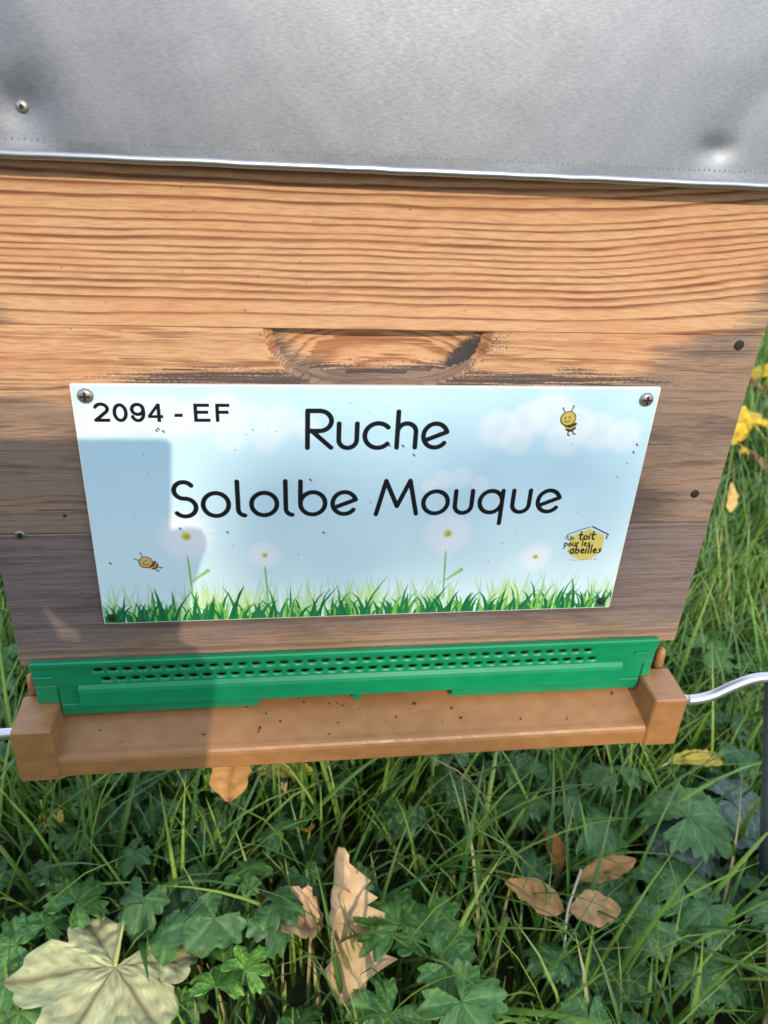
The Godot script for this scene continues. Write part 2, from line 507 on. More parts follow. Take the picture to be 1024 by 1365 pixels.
	script_word([[0, 3, 0, -2], [0, 2.2, 1.2, 3, 2.2, 1.6, 1.2, 0.2, 0, 0.8], [4, 3, 3, 1.5, 4, 0.1, 5, 1.5, 4, 3], [6, 3, 6, 0.8, 7, 0.1, 8, 1, 8, 3], [8, 1, 8.2, 0], [9.2, 3, 9.2, 0], [9.2, 2, 10.4, 3], [13.4, 5, 13.4, 0], [14.6, 1.6, 16.4, 1.8, 15.6, 3, 14.6, 1.6, 15.4, 0.1, 16.5, 0.5], [19, 2.8, 17.8, 2.4, 18.8, 1.2, 17.6, 0.1]], lc + Vector2(-13.6, -1.6), 0.86, inkc, 0.34)
	script_word([[2, 2.6, 1, 3, 0, 1.5, 0.8, 0.1, 2, 1], [2.1, 3, 2.1, 0], [3.4, 5.4, 3.4, 0.4, 4.6, 0.1, 5.4, 1.5, 4.6, 2.8, 3.4, 2], [6.4, 1.6, 8.2, 1.8, 7.4, 3, 6.4, 1.6, 7.2, 0.1, 8.3, 0.5], [9.4, 3, 9.4, 0], [9.5, 4.4, 9.6, 4.5], [10.9, 5.4, 10.9, 0.1], [12.4, 5.4, 12.4, 0.1], [13.6, 1.6, 15.4, 1.8, 14.6, 3, 13.6, 1.6, 14.4, 0.1, 15.5, 0.5], [18.2, 2.9, 17, 2.4, 18, 1.2, 16.6, 0.1]], lc + Vector2(-9.4, -7.0), 1.12, inkc, 0.46)
	# the hive's name
	var ink := srgb(16, 18, 26)
	var hw := 1.32
	letter("R", 121.4, 116.7, 14.8, 13.0, ink, hw); letter("u", 138.6, 116.5, 14.6, 10.0, ink, hw)
	letter("c", 153.0, 116.5, 14.8, 13.4, ink, hw); letter("h", 171.2, 116.6, 14.6, 10.4, ink, hw)
	letter("e", 186.0, 116.5, 14.6, 13.6, ink, hw)
	var b := 74.2
	letter("S", 47.0, b, 14.8, 12.0, ink, hw); letter("o", 63.0, b, 14.8, 14.2, ink, hw)
	letter("l", 82.2, b, 14.8, 4.4, ink, hw); letter("o", 89.9, b, 14.6, 14.4, ink, hw)
	letter("l", 109.1, b, 14.8, 4.4, ink, hw); letter("b", 117.6, b, 14.6, 14.2, ink, hw)
	letter("e", 136.1, b, 14.4, 13.6, ink, hw)
	b = 73.6
	letter("M", 161.6, b, 14.8, 23.8, ink, hw); letter("o", 189.3, b, 14.8, 14.6, ink, hw)
	letter("u", 208.4, b, 14.8, 10.0, ink, hw); letter("q", 223.2, b, 14.6, 13.6, ink, hw)
	letter("u", 243.4, b, 14.6, 10.2, ink, hw); letter("e", 258.9, b, 14.4, 13.4, ink, hw)
	# 2094 - EF in heavy upright type
	var y := 132.2
	var k := 10.4
	var g := 0.92
	stroke(arc(Vector2(14.2, y + k * 0.71), 3.1, k * 0.25, 160, -38, 14) + [Vector2(10.9, y + g)], g, g, ink)
	stroke([Vector2(10.6, y + g), Vector2(18.2, y + g)], g, g, ink, true)
	stroke(arc(Vector2(23.6, y + k / 2), 2.9, k / 2 - g * 0.9, 0, 360, 30), g, g, ink)
	stroke(arc(Vector2(32.5, y + k * 0.68), 2.9, k * 0.27, 0, 360, 24), g, g, ink)
	stroke(arc(Vector2(32.4, y + k * 0.5), 3.1, k * 0.43, 25, -150, 18), g, g, ink)
	stroke([Vector2(43.2, y), Vector2(43.2, y + k - 0.2)], g, g, ink, true)
	stroke([Vector2(43.0, y + k - 0.7), Vector2(38.3, y + k * 0.32)], g * 0.85, g * 0.85, ink)
	stroke([Vector2(37.7, y + k * 0.29), Vector2(45.4, y + k * 0.29)], g * 0.9, g * 0.9, ink, true)
	stroke([Vector2(51.3, y + k * 0.36), Vector2(55.4, y + k * 0.36)], g, g, ink, true)
	for e in [[62.2, 7.2, true], [73.5, 6.4, false]]:
		stroke([Vector2(e[0], y), Vector2(e[0], y + k)], g, g, ink, true)
		stroke([Vector2(e[0], y + k - g), Vector2(e[0] + e[1], y + k - g)], g, g, ink, true)
		stroke([Vector2(e[0], y + k * 0.53), Vector2(e[0] + e[1] * 0.93, y + k * 0.53)], g, g, ink, true)
		if e[2]: stroke([Vector2(e[0], y + g), Vector2(e[0] + e[1] + 0.3, y + g)], g, g, ink, true)
	# fly specks and scratches
	for s in 46:
		var p := Vector2(r.randf_range(4, 316), r.randf_range(8, 150))
		var q := p + Vector2(r.randf_range(-0.8, 0.8), r.randf_range(-1.4, 1.4))
		stroke([p, q], r.randf_range(0.12, 0.34), 0.12, Color(0.33, 0.36, 0.37, r.randf_range(0.35, 0.85)))
	for s in [[42.0, 128.5], [44.5, 127.0], [41.0, 127.4], [171.2, 116.4], [166.9, 118.2], [174.6, 117.8], [181.2, 112.2], [123.0, 97.0], [49.0, 66.5], [75.5, 63.5], [313.0, 118.0], [312.0, 113.0], [8.0, 44.0], [131.0, 62.0]]:
		stroke([Vector2(s[0], s[1]), Vector2(s[0] + 1.0, s[1] - 1.1)], 0.5, 0.2, srgb(62, 60, 54))
	# the board's bare white rim
	for e in [[0, 0, SW, 0], [0, SH, SW, SH], [0, 0, 0, SH], [SW, 0, SW, SH]]:
		stroke([Vector2(e[0], e[1]), Vector2(e[2], e[3])], 0.75, 0.75, srgb(228, 228, 224))
	return cv

# ---------------------------------------------------------------- scene
func _ready():
	rng.seed = 11
	set_view()
	make_noises()
	make_materials()
	make_ground()
	make_hive()
	make_sign()
	make_reducer()
	make_stand()
	make_debris()
	make_fallen_leaves()
	make_plants()
	make_grass()
	make_person()
	make_shade_tree()

func set_view():
	var cam := Camera3D.new()
	cam.name = "camera"
	cam.basis = Basis(Vector3(0.99065808, 0.05353628, 0.125421), Vector3(0.01558286, 0.8692508, -0.49412571), Vector3(-0.13547595, 0.49146405, 0.86029609)).orthonormalized()
	cam.position = Vector3(-0.0579, 0.7167, 0.4072)
	cam.keep_aspect = Camera3D.KEEP_HEIGHT
	cam.fov = 65.26
	cam.near = 0.01
	cam.far = 400.0
	var att := CameraAttributesPhysical.new()      # a phone lens, focused on the sign
	att.frustum_focal_length = 18.74
	att.frustum_focus_distance = 0.469
	att.exposure_aperture = 7.5
	att.frustum_near = 0.01
	att.frustum_far = 400.0
	cam.attributes = att
	add_child(cam)
	cam.fov = 65.26
	cam.current = true
	var env := Environment.new()
	env.background_mode = Environment.BG_SKY
	var sm := ProceduralSkyMaterial.new()
	sm.sky_top_color = srgb(150, 166, 188)
	sm.sky_horizon_color = srgb(226, 224, 220)
	sm.sky_curve = 0.16
	sm.ground_bottom_color = srgb(70, 84, 50)
	sm.ground_horizon_color = srgb(150, 160, 140)
	sm.sun_angle_max = 0.0
	sm.sky_energy_multiplier = 1.0
	var sky := Sky.new()
	sky.sky_material = sm
	env.sky = sky
	env.background_energy_multiplier = 3.65
	env.tonemap_mode = Environment.TONE_MAPPER_LINEAR
	env.tonemap_exposure = 0.98
	env.sdfgi_enabled = true
	env.ssao_enabled = true
	env.ssil_enabled = true
	var we := WorldEnvironment.new()
	we.name = "world_environment"
	we.environment = env
	add_child(we)
	var sun := DirectionalLight3D.new()
	sun.name = "sun"
	sun.light_energy = 1.05
	sun.light_color = Color(1.0, 0.93, 0.82)
	sun.light_angular_distance = 0.5
	sun.shadow_enabled = true
	add_child(sun)
	sun.look_at_from_position(SUN * 5.0, Vector3.ZERO)

func make_noises():
	for n in [na, nb, nc]:
		n.noise_type = FastNoiseLite.TYPE_SIMPLEX_SMOOTH
		n.frequency = 1.0
	na.seed = 3; na.fractal_octaves = 2
	nb.seed = 9; nb.fractal_octaves = 2
	nc.seed = 21; nc.fractal_octaves = 2

func leaf_mat(rough := 0.5, back := 0.5) -> StandardMaterial3D:
	var m := mat(Color.WHITE, rough)
	m.vertex_color_use_as_albedo = true
	m.cull_mode = BaseMaterial3D.CULL_DISABLED
	m.backlight_enabled = true
	m.backlight = Color(back, back, back * 0.6)
	return m

func make_materials():
	M.wood0 = wood_mat(0, -0.215, 0.215, 0.594, 0.715)
	M.wood1 = wood_mat(1, -0.215, 0.215, 0.473, 0.594)
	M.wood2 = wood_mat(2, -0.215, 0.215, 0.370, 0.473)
	M.side = wood_mat(3, -0.45, 0.05, 0.37, 0.72, 900.0)
	M.side.uv1_scale = Vector3(2, -2.857, 1)
	var gal := noise_img(768, 768, 0.07, 0.55, 4, srgb(124, 129, 138), srgb(152, 156, 164), 0.9, 3)
	M.metal = mat(Color.WHITE, 0.5, 0.95)
	M.metal.albedo_texture = tex(gal)
	M.metal.uv1_scale = Vector3(4, 4, 1)
	M.metal.roughness_texture = tex(noise_img(256, 256, 0.12, 0.2, 14, Color(0.88, 0.88, 0.88), Color(1, 1, 1), 0.9, 3))
	M.metal.roughness = 0.50
	M.metal.normal_enabled = true
	var gn := noise_img(512, 512, 0.25, 0.5, 8, Color.BLACK, Color.WHITE, 0.9, 3)
	gn.convert(Image.FORMAT_RGBA8)
	gn.bump_map_to_normal_map(2.0)
	M.metal.normal_texture = tex(gn)
	M.metal.normal_scale = 0.012
	M.hem = mat(srgb(170, 171, 175), 0.34, 0.9)
	var bp := noise_img(512, 512, 0.02, 0.035, 5, srgb(142, 99, 59), srgb(162, 115, 71), 0.8, 5)
	M.brown = mat(Color.WHITE, 0.42)
	M.brown.albedo_texture = tex(bp)
	M.brown.uv1_scale = Vector3(5, 5, 1)
	M.brown.roughness = 0.5
	M.brown.roughness_texture = tex(noise_img(256, 256, 0.05, 0.05, 15, Color(0.6, 0.6, 0.6), Color(1, 1, 1), 1.0, 4))
	var gp := noise_img(256, 256, 0.02, 0.05, 6, srgb(0, 122, 78), srgb(10, 138, 90), 0.8, 3)
	M.green = mat(Color.WHITE, 0.36)
	M.green.albedo_texture = tex(gp)
	M.green.uv1_scale = Vector3(7, 7, 1)
	M.print_ = mat(Color.WHITE, 0.34)
	M.print_.albedo_texture = tex(print_image())
	M.print_.uv1_scale = Vector3(1.0 / 0.3202, -1.0 / 0.1528, 1)
	M.print_.uv1_offset = Vector3(0.1608 / 0.3202, 0.5642 / 0.1528, 0)
	M.board_edge = mat(srgb(226, 226, 222), 0.5)
	M.steel = mat(srgb(150, 148, 140), 0.42, 0.8)
	M.dark_steel = mat(srgb(40, 33, 30), 0.7, 0.3)
	M.rod = mat(srgb(196, 198, 202), 0.32, 0.85)
	M.post = mat(srgb(92, 98, 108), 0.5, 0.3)
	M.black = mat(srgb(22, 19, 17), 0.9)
	M.crumb = mat(srgb(74, 42, 24), 0.85)
	M.leaf = leaf_mat(0.5, 0.35)
	M.dead = leaf_mat(0.75, 0.25)
	M.blade = leaf_mat(0.40, 0.62)
	M.bark = mat(srgb(92, 78, 64), 0.9)
	var soil := noise_img(512, 512, 0.03, 0.03, 7, srgb(40, 40, 20), srgb(74, 84, 38), 1.0, 5)
	M.soil = mat(Color.WHITE, 0.95)
	M.soil.albedo_texture = tex(soil)
	M.soil.uv1_scale = Vector3(3, 3, 1)

func ground_y(x: float, z: float) -> float:
	return 0.012 * na.get_noise_2d(x * 2.2, z * 2.2) + 0.03 * na.get_noise_2d(x * 0.4 + 9.0, z * 0.4)

func make_ground():
	var st := begin(true)
	var xs := []
	for i in 61: xs.append(signf(i - 30) * pow(absf(i - 30) / 30.0, 3.0) * 60.0)
	for i in 60:
		for j in 60:
			var p := []
			for k in [[0, 0], [0, 1], [1, 1], [1, 0]]:
				var x: float = xs[i + k[0]]
				var z: float = xs[j + k[1]]
				p.append(Vector3(x, ground_y(x, z), z))
			quad(st, p[0], p[1], p[2], p[3])
	tag(build(st, "ground", M.soil), "", "", "", "structure")

# ---------------------------------------------------------------- hive
func make_hive():
	# floor: brown moulded tray with a sloped landing lip between two corner blocks
	var f := thing("hive_floor", "brown plastic hive floor with sloping landing lip between two corner blocks", "hive floor", Vector3(0, 0.3076, 0))
	var o := -0.3076
	var st := begin()
	extrude_x(st, [Vector2(0.0255, 0.3080 + o), Vector2(0.0270, 0.3100 + o), Vector2(0.0268, 0.3205 + o), Vector2(0.0262, 0.3225 + o), Vector2(0.0250, 0.3240 + o), Vector2(0.0232, 0.3249 + o), Vector2(0.0205, 0.3258 + o), Vector2(-0.0060, 0.3372 + o), Vector2(-0.0200, 0.3385 + o), Vector2(-0.0200, 0.3080 + o)], -0.1966, 0.1966)
	build(st, "landing_lip", M.brown, f)
	for s in [-1.0, 1.0]:
		var x0: float = 0.1956 * s
		var x1: float = 0.2194 * s
		st = boxm(Vector3(minf(x0, x1), 0.3076 + o, -0.0050), Vector3(maxf(x0, x1), 0.3497 + o, 0.0284), 0.0011)
		build(st, "corner_block", M.brown, f)
		st = begin(true)
		tube(st, [Vector3(0.2135 * s, 0.340 + o, -0.0095), Vector3(0.2135 * s, 0.359 + o, -0.0095), Vector3(0.2135 * s, 0.3625 + o, -0.0095), Vector3(0.2135 * s, 0.3640 + o, -0.0095)], [0.0040, 0.0037, 0.0028, 0.0008], 12)
		build(st, "peg", M.brown, f)
		st = boxm(Vector3(minf(0.2020 * s, 0.2185 * s), 0.3090 + o, -0.5), Vector3(maxf(0.2020 * s, 0.2185 * s), 0.3450 + o, -0.0060), 0.001)
		build(st, "side_rail", M.brown, f)
	build(boxm(Vector3(-0.2015, 0.3100 + o, -0.495), Vector3(0.2015, 0.3180 + o, -0.0205), 0.001), "tray", M.brown, f)
	build(boxm(Vector3(-0.2015, 0.3185 + o, -0.5), Vector3(0.2015, 0.3700 + o, -0.49), 0.001), "rear_rail", M.brown, f)

	# body: two planks in front, the upper one with a hollowed grip
	var b := thing("brood_box", "weathered grey brown wooden brood box with hollowed hand grip", "hive box", Vector3(0, 0, 0))
	st = begin(true)
	var nx := 344
	var ny := 80
	var P := func(i: int, j: int) -> Vector3:
		var x := lerpf(-0.215, 0.215, float(i) / nx)
		var y := lerpf(0.4735, 0.5936, float(j) / ny)
		var z := -scoop_depth(x, y)
		if j == ny and z > -0.0003: z = -0.0004
		if j == 0: z = -0.0003
		if i == 0 or i == nx: z = -0.0012
		return Vector3(x, y, z)
	for i in nx:
		for j in ny:
			quad(st, P.call(i, j), P.call(i + 1, j), P.call(i + 1, j + 1), P.call(i, j + 1))
	st.set_smooth_group(-1)
	for i in nx:      # top and under edges, down to the back of the plank
		var a: Vector3 = P.call(i, ny)
		var c: Vector3 = P.call(i + 1, ny)
		quad(st, a, c, Vector3(c.x, c.y, -0.033), Vector3(a.x, a.y, -0.033))
		a = P.call(i, 0); c = P.call(i + 1, 0)
		quad(st, c, a, Vector3(a.x, a.y, -0.033), Vector3(c.x, c.y, -0.033))
	for e in [[0, -0.215], [nx, 0.215]]:
		for j in ny:
			var a: Vector3 = P.call(e[0], j)
			var c: Vector3 = P.call(e[0], j + 1)
			var q := [a, c, Vector3(e[1], c.y, -0.033), Vector3(e[1], a.y, -0.033)]
			poly_out(st, q, Vector3(0, a.y, -0.012))
	poly_out(st, [Vector3(-0.215, 0.4735, -0.033), Vector3(0.215, 0.4735, -0.033), Vector3(0.215, 0.5936, -0.033), Vector3(-0.215, 0.5936, -0.033)], Vector3(0, 0.53, 0))
	var pl := build(st, "plank", M.wood1, b)
	tag(pl, "upper front plank with hollowed grip and dark mould", "")
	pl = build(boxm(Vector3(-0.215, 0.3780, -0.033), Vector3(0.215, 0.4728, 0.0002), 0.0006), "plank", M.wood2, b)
	tag(pl, "grey lower front plank behind the sign", "")
	for s in [-1.0, 1.0]:
		for r in [[0.3780, 0.4728], [0.4735, 0.5936]]:
			build(boxm(Vector3(minf(0.190 * s, 0.2145 * s), r[0], -0.475), Vector3(maxf(0.190 * s, 0.2145 * s), r[1], -0.0335), 0.001), "side_plank", M.side, b)
	build(boxm(Vector3(-0.215, 0.3780, -0.5), Vector3(0.215, 0.5936, -0.4755), 0.001), "rear_panel", M.side, b)
	for n in [[0.2016, 0.5883, 0.0036, true], [0.1998, 0.4936, 0.0034, true], [-0.2003, 0.4728, 0.0034, false], [-0.1745, 0.4850, 0.0012, true]]:
		st = begin(true)
		var c := Vector3(n[0], n[1], 0)
		tube(st, [c + Vector3(0, 0, -0.004), c + Vector3(0, 0, 0.0004), c + Vector3(0, 0, 0.0006)], [n[2] * 0.8, n[2] * 0.8, n[2] * 0.6], 12)
		var nail := build(st, "nail", M.dark_steel if n[3] else M.steel, b)
		if not n[3]:
			var s2 := begin(true)
			tube(s2, [c + Vector3(0, 0, 0.0010), c + Vector3(0, 0, 0.0016)], [0.0016, 0.0014], 10)
			build(s2, "nail_centre", M.black, nail)

	# super: one broad front board of fresh reddish wood
	var s_ := thing("hive_super", "honey super with orange striped softwood front under the metal roof", "hive super", Vector3(0, 0, 0))
	tag(build(boxm(Vector3(-0.215, 0.5939, -0.033), Vector3(0.215, 0.7130, 0.0004), 0.0004), "plank", M.wood0, s_), "fresh orange front board with dark growth rings", "")
	for s in [-1.0, 1.0]:
		build(boxm(Vector3(minf(0.190 * s, 0.2145 * s), 0.5942, -0.475), Vector3(maxf(0.190 * s, 0.2145 * s), 0.7130, -0.0335), 0.001), "side_plank", M.side, s_)
	build(boxm(Vector3(-0.215, 0.5942, -0.5), Vector3(0.215, 0.7130, -0.4755), 0.001), "rear_panel", M.side, s_)
	make_roof()

func dent(x: float, y: float) -> float:
	var d := 0.0
	# nailed corner on the left: the sheet is drawn in round the nail; knocked corner on the right
	var l := Vector2(x + 0.1595, y - 0.6918)
	d -= 0.0015 * exp(-l.length_squared() / (2 * 0.0075 * 0.0075)) + 0.0005 * exp(-l.length_squared() / (2 * 0.020 * 0.020))
	var r := Vector2(x - 0.1500, y - 0.6880)
	d -= 0.0012 * exp(-(r.x * r.x / 0.00007 + r.y * r.y / 0.00003))
	d -= 0.0005 * exp(-r.length_squared() / (2 * 0.020 * 0.020))
	var cr := (x - 0.150) * 0.80 - (y - 0.688) * 0.60       # crease running up and right from the knock
	var al := (x - 0.150) * 0.60 + (y - 0.688) * 0.80
	d -= 0.0004 * exp(-cr * cr / 0.00012) * smoothstep(-0.01, 0.01, al) * (1.0 - smoothstep(0.03, 0.09, al))
	d += 0.0003 * na.get_noise_2d(x * 7.0, y * 3.0) + 0.00012 * nb.get_noise_2d(x * 30.0, y * 24.0)
	var cl := (x + 0.150) * 0.94 + (y - 0.72) * 0.34
	d += 0.0006 * exp(-cl * cl / 0.0003)
	return d * smoothstep(0.673, 0.680, y)

func make_roof():
	var r := thing("hive_roof", "dented galvanised sheet metal hive roof with folded lower edge", "hive roof", Vector3(0, 0, 0))
	var y0 := 0.6742
	var y1 := 0.7900
	var xr := 0.2330
	var zf := 0.0200
	var st := begin(true)
	var nx := 240
	var ny := 70
	var P := func(i: int, j: int) -> Vector3:
		var x := lerpf(-xr, xr, float(i) / nx)
		var y := lerpf(y0, y1, float(j) / ny)
		return Vector3(x, y, zf + (0.0 if i == 0 or i == nx or j == ny else dent(x, y)))
	for i in nx:
		for j in ny:
			quad(st, P.call(i, j), P.call(i + 1, j), P.call(i + 1, j + 1), P.call(i, j + 1))
	st.set_smooth_group(-1)
	for s in [-1.0, 1.0]:
		poly_out(st, [Vector3(xr * s, y0, zf), Vector3(xr * s, y1, zf), Vector3(xr * s, y1, -0.52), Vector3(xr * s, y0, -0.52)], Vector3(0, y1, -0.2))
	poly_out(st, [Vector3(-xr, y0, -0.52), Vector3(xr, y0, -0.52), Vector3(xr, y1, -0.52), Vector3(-xr, y1, -0.52)], Vector3(0, y1, -0.2))
	poly_out(st, [Vector3(-xr, y1, zf), Vector3(xr, y1, zf), Vector3(xr, y1, -0.52), Vector3(-xr, y1, -0.52)], Vector3(0, 0, -0.2))
	build(st, "metal_cover", M.metal, r)
	build(boxm(Vector3(-0.2312, 0.7135, -0.515), Vector3(0.2312, 0.7700, 0.0120), 0.001), "inner_board", M.side, r)
	for s in [-1.0, 1.0]:
		build(boxm(Vector3(minf(0.219 * s, 0.2312 * s), 0.678, -0.515), Vector3(maxf(0.219 * s, 0.2312 * s), 0.7130, -0.0005), 0.001), "inner_rim", M.side, r)
	st = begin(true)
	var hem := []
	for i in 41: hem.append(Vector3(lerpf(-xr, xr, i / 40.0), 0.6735 + 0.0003 * na.get_noise_1d(i * 0.9), 0.0190 + 0.0004 * nb.get_noise_1d(i * 0.7)))
	tube(st, hem, [0.0020], 12)
	build(st, "folded_edge", M.hem, r)
	for s in [-1.0, 1.0]:
		st = begin(true)
		tube(st, [Vector3(xr * s, 0.6735, 0.019), Vector3(xr * s, 0.6735, -0.52)], [0.0022], 10)
		build(st, "folded_edge", M.hem, r)
	# row of small crimp teeth where the fold is pressed
	st = begin()
	var i := 0
	var x := -0.228
	while x < 0.228:
		var h := 0.0004 + 0.0007 * absf(nb.get_noise_1d(i * 3.1))
		box(st, Vector3(x, 0.6790, 0.0180), Vector3(x + 0.0007, 0.6790 + h * 1.4, 0.0202 + dent(x, 0.6795)), 0.0001)
		x += 0.0026
		i += 1
	tag(build(st, "crimp_teeth", M.metal, r), "", "", "", "stuff")
	st = begin(true)
	var c := Vector3(-0.1595, 0.6918, 0.020 + dent(-0.1595, 0.6918))
	tube(st, [c + Vector3(0, 0, -0.003), c + Vector3(0, 0, 0.0006), c + Vector3(0, 0, 0.0011)], [0.0026, 0.0026, 0.0017], 14)
	var nail := build(st, "nail", M.steel, r)
	st = begin(true)
	tube(st, [c + Vector3(0, 0, 0.0010), c + Vector3(0, 0, 0.0014)], [0.0010, 0.0009], 8)
	build(st, "nail_centre", M.dark_steel, nail)

func make_sign():
	var s := thing("name_sign", "pale blue printed sign screwed to the hive front, reading Ruche Sololbe Mouque", "sign", Vector3(-0.0007, 0.4114, 0.0))
	var off := Vector3(0.0007, -0.4114, 0.0)
	var st := begin()
	box(st, Vector3(-0.1608, 0.4114, 0.0012) + off, Vector3(0.1594, 0.5642, 0.0040) + off, 0.0004)
	build(st, "backing_board", M.board_edge, s)
	st = begin()
	var a := Vector3(-0.1604, 0.4118, 0.0042)
	var c := Vector3(0.1590, 0.5638, 0.0042)
	for v in [Vector3(a.x, a.y, a.z), Vector3(a.x, c.y, a.z), Vector3(c.x, c.y, a.z), Vector3(a.x, a.y, a.z), Vector3(c.x, c.y, a.z), Vector3(c.x, a.y, a.z)]:
		st.set_uv(Vector2(v.x, v.y))
		st.add_vertex(v + off)
	tag(build(st, "printed_face", M.print_, s), "printed face with clouds, daisies, grass, bees and black lettering", "")
	for q in [[-0.1535, 0.5582, 0.0042, M.steel], [0.1518, 0.5573, 0.0042, M.steel], [0.1525, 0.4172, 0.0026, M.dark_steel], [-0.1560, 0.4165, 0.0024, M.dark_steel]]:
		st = begin(true)
		var p := Vector3(q[0], q[1], 0.0043) + off
		var r: float = q[2]
		tube(st, [p + Vector3(0, 0, -0.003), p, p + Vector3(0, 0, 0.0008), p + Vector3(0, 0, 0.0016), p + Vector3(0, 0, 0.0019)], [r * 0.8, r, r * 0.97, r * 0.7, r * 0.35], 16)
		var sc := build(st, "screw", q[3], s)
		if r > 0.003:
			st = begin()
			box(st, p + Vector3(-r * 0.6, -r * 0.14, 0.0012), p + Vector3(r * 0.6, r * 0.14, 0.0021), 0.0001)
			box(st, p + Vector3(-r * 0.14, -r * 0.6, 0.0012), p + Vector3(r * 0.14, r * 0.6, 0.0022), 0.0001)
			build(st, "cross_slot", M.dark_steel, sc)

func make_reducer():
	# green entrance strip: a perforated upper web, a raised lower panel, cut away over the flight holes
	var g := thing("entrance_reducer", "green plastic entrance strip with two rows of air holes", "entrance strip", Vector3(-0.004, 0.3372, 0.0))
	var o := Vector3(0.004, -0.3372, 0.0)
	var xl := -0.2085
	var xr := 0.2010
	# outer face height as (y, z)
	var face := func(y: float) -> float:
		return lerpf(0.0012, 0.0042, clampf((y - 0.3372) / 0.046, 0, 1))
	var st := begin(true)
	# perforated web between y 0.3600 and 0.3795: a strip of cells, each with a round-ended hole
	var rows := [[0.3715, 0.3795, 0.3755, 0.0], [0.3635, 0.3715, 0.3675, 0.5]]
	var hx0 := -0.1690
	var pitch := 0.0089
	var cnt := 37
	for r in rows:
		var sh: float = r[3] * pitch
		var xa := hx0 + sh - pitch / 2
		var xb := xa + cnt * pitch
		for e in [[xl, xa], [xb, xr]]:
			quad(st, Vector3(e[0], r[0], face.call(r[0])) + o, Vector3(e[1], r[0], face.call(r[0])) + o, Vector3(e[1], r[1], face.call(r[1])) + o, Vector3(e[0], r[1], face.call(r[1])) + o)
		for k in cnt:
			var cx := xa + (k + 0.5) * pitch
			var inn := []
			var out := []
			for m in 16:
				var an := TAU * (m + 0.5) / 16.0
				var dx := cos(an)
				var dy := sin(an)
				var ix := dx * 0.0024 + clampf(dx * 3.0, -1, 1) * 0.0006
				inn.append(Vector2(cx + ix, r[2] + dy * 0.00165))
				var sc := minf(pitch / 2 / maxf(absf(dx), 1e-5), 0.004 / maxf(absf(dy), 1e-5))
				var ox := dx * sc
				var oy := dy * sc
				# snap the ring's corners to the cell's corners
				if m in [1, 6, 9, 14]:
					ox = signf(dx) * pitch / 2
					oy = signf(dy) * 0.004
				out.append(Vector2(cx + ox, r[2] + oy))
			for m in 16:
				var m2 := (m + 1) % 16
				var v := []
				for q in [inn[m], out[m], out[m2], inn[m2]]: v.append(Vector3(q.x, q.y, face.call(q.y)) + o)
				quad(st, v[0], v[1], v[2], v[3])
				var d := Vector3(0, 0, -0.0016)
				quad(st, v[3], v[3] + d, v[0] + d, v[0])
	var web := build(st, "perforated_web", M.green, g)
	tag(web, "web with two rows of small oblong air holes", "")
	# lips, panel and feet
	st = begin()
	box(st, Vector3(xl, 0.3795, -0.0006 + 0.0015) + o, Vector3(xr, 0.3836, 0.0056) + o, 0.0009)
	build(st, "top_lip", M.green, g)
	for e in [[-0.2080, -0.1960], [0.1860, 0.1960]]:
		st = begin()
		box(st, Vector3(e[0], 0.3712, 0.0024) + o, Vector3(e[1], 0.3722, 0.0052) + o, 0.0004)
		build(st, "end_rib", M.green, g)
	for e in [[xl, -0.1955], [0.1950, xr]]:
		st = begin()
		box(st, Vector3(e[0], 0.3500, 0.0006) + o, Vector3(e[1], 0.3634, 0.0032) + o, 0.0003)
		build(st, "end_tab", M.green, g)
	# ledge under the web, along the raised panel
	st = begin()
	extrude_x(st, [Vector2(0.0010, 0.3634) + Vector2(0, o.y), Vector2(0.0010, 0.3602) + Vector2(0, o.y), Vector2(0.0026, 0.3602) + Vector2(0, o.y), Vector2(0.0030, 0.3634) + Vector2(0, o.y)], -0.1952 + o.x, -0.1825 + o.x)
	extrude_x(st, [Vector2(0.0010, 0.3634) + Vector2(0, o.y), Vector2(0.0010, 0.3470) + Vector2(0, o.y), Vector2(0.0052, 0.3470) + Vector2(0, o.y), Vector2(0.0060, 0.3480) + Vector2(0, o.y), Vector2(0.0056, 0.3590) + Vector2(0, o.y), Vector2(0.0050, 0.3612) + Vector2(0, o.y), Vector2(0.0030, 0.3634) + Vector2(0, o.y)], -0.1822 + o.x, 0.1790 + o.x)
	extrude_x(st, [Vector2(0.0010, 0.3634) + Vector2(0, o.y), Vector2(0.0010, 0.3602) + Vector2(0, o.y), Vector2(0.0026, 0.3602) + Vector2(0, o.y), Vector2(0.0030, 0.3634) + Vector2(0, o.y)], 0.1793 + o.x, 0.1948 + o.x)
	build(st, "raised_panel", M.green, g)
	for e in [[-0.1952, -0.0700, 0.3385], [0.0605, 0.1948, 0.3385], [-0.0698, 0.0603, 0.3448], [-0.0075, -0.0020, 0.3400]]:
		st = begin()
		box(st, Vector3(e[0], e[2], -0.0022) + o, Vector3(e[1], 0.3468 if e[2] > 0.344 else 0.3474, 0.0034 if e[2] > 0.3395 else 0.0026) + o, 0.0006)
		if e[2] < 0.339:
			box(st, Vector3(e[0], 0.3476, 0.0002) + o, Vector3(-0.1824 if e[0] < 0 else e[1], 0.3600, 0.0022) + o, 0.0003)
		build(st, "foot", M.green, g)
	# a dark plastic grid fills the hive's mouth behind the strip
	build(boxm(Vector3(-0.2005, 0.3390, -0.0190) + o, Vector3(0.1995, 0.3770, -0.0170) + o, 0.0004), "back_plate", M.black, g)

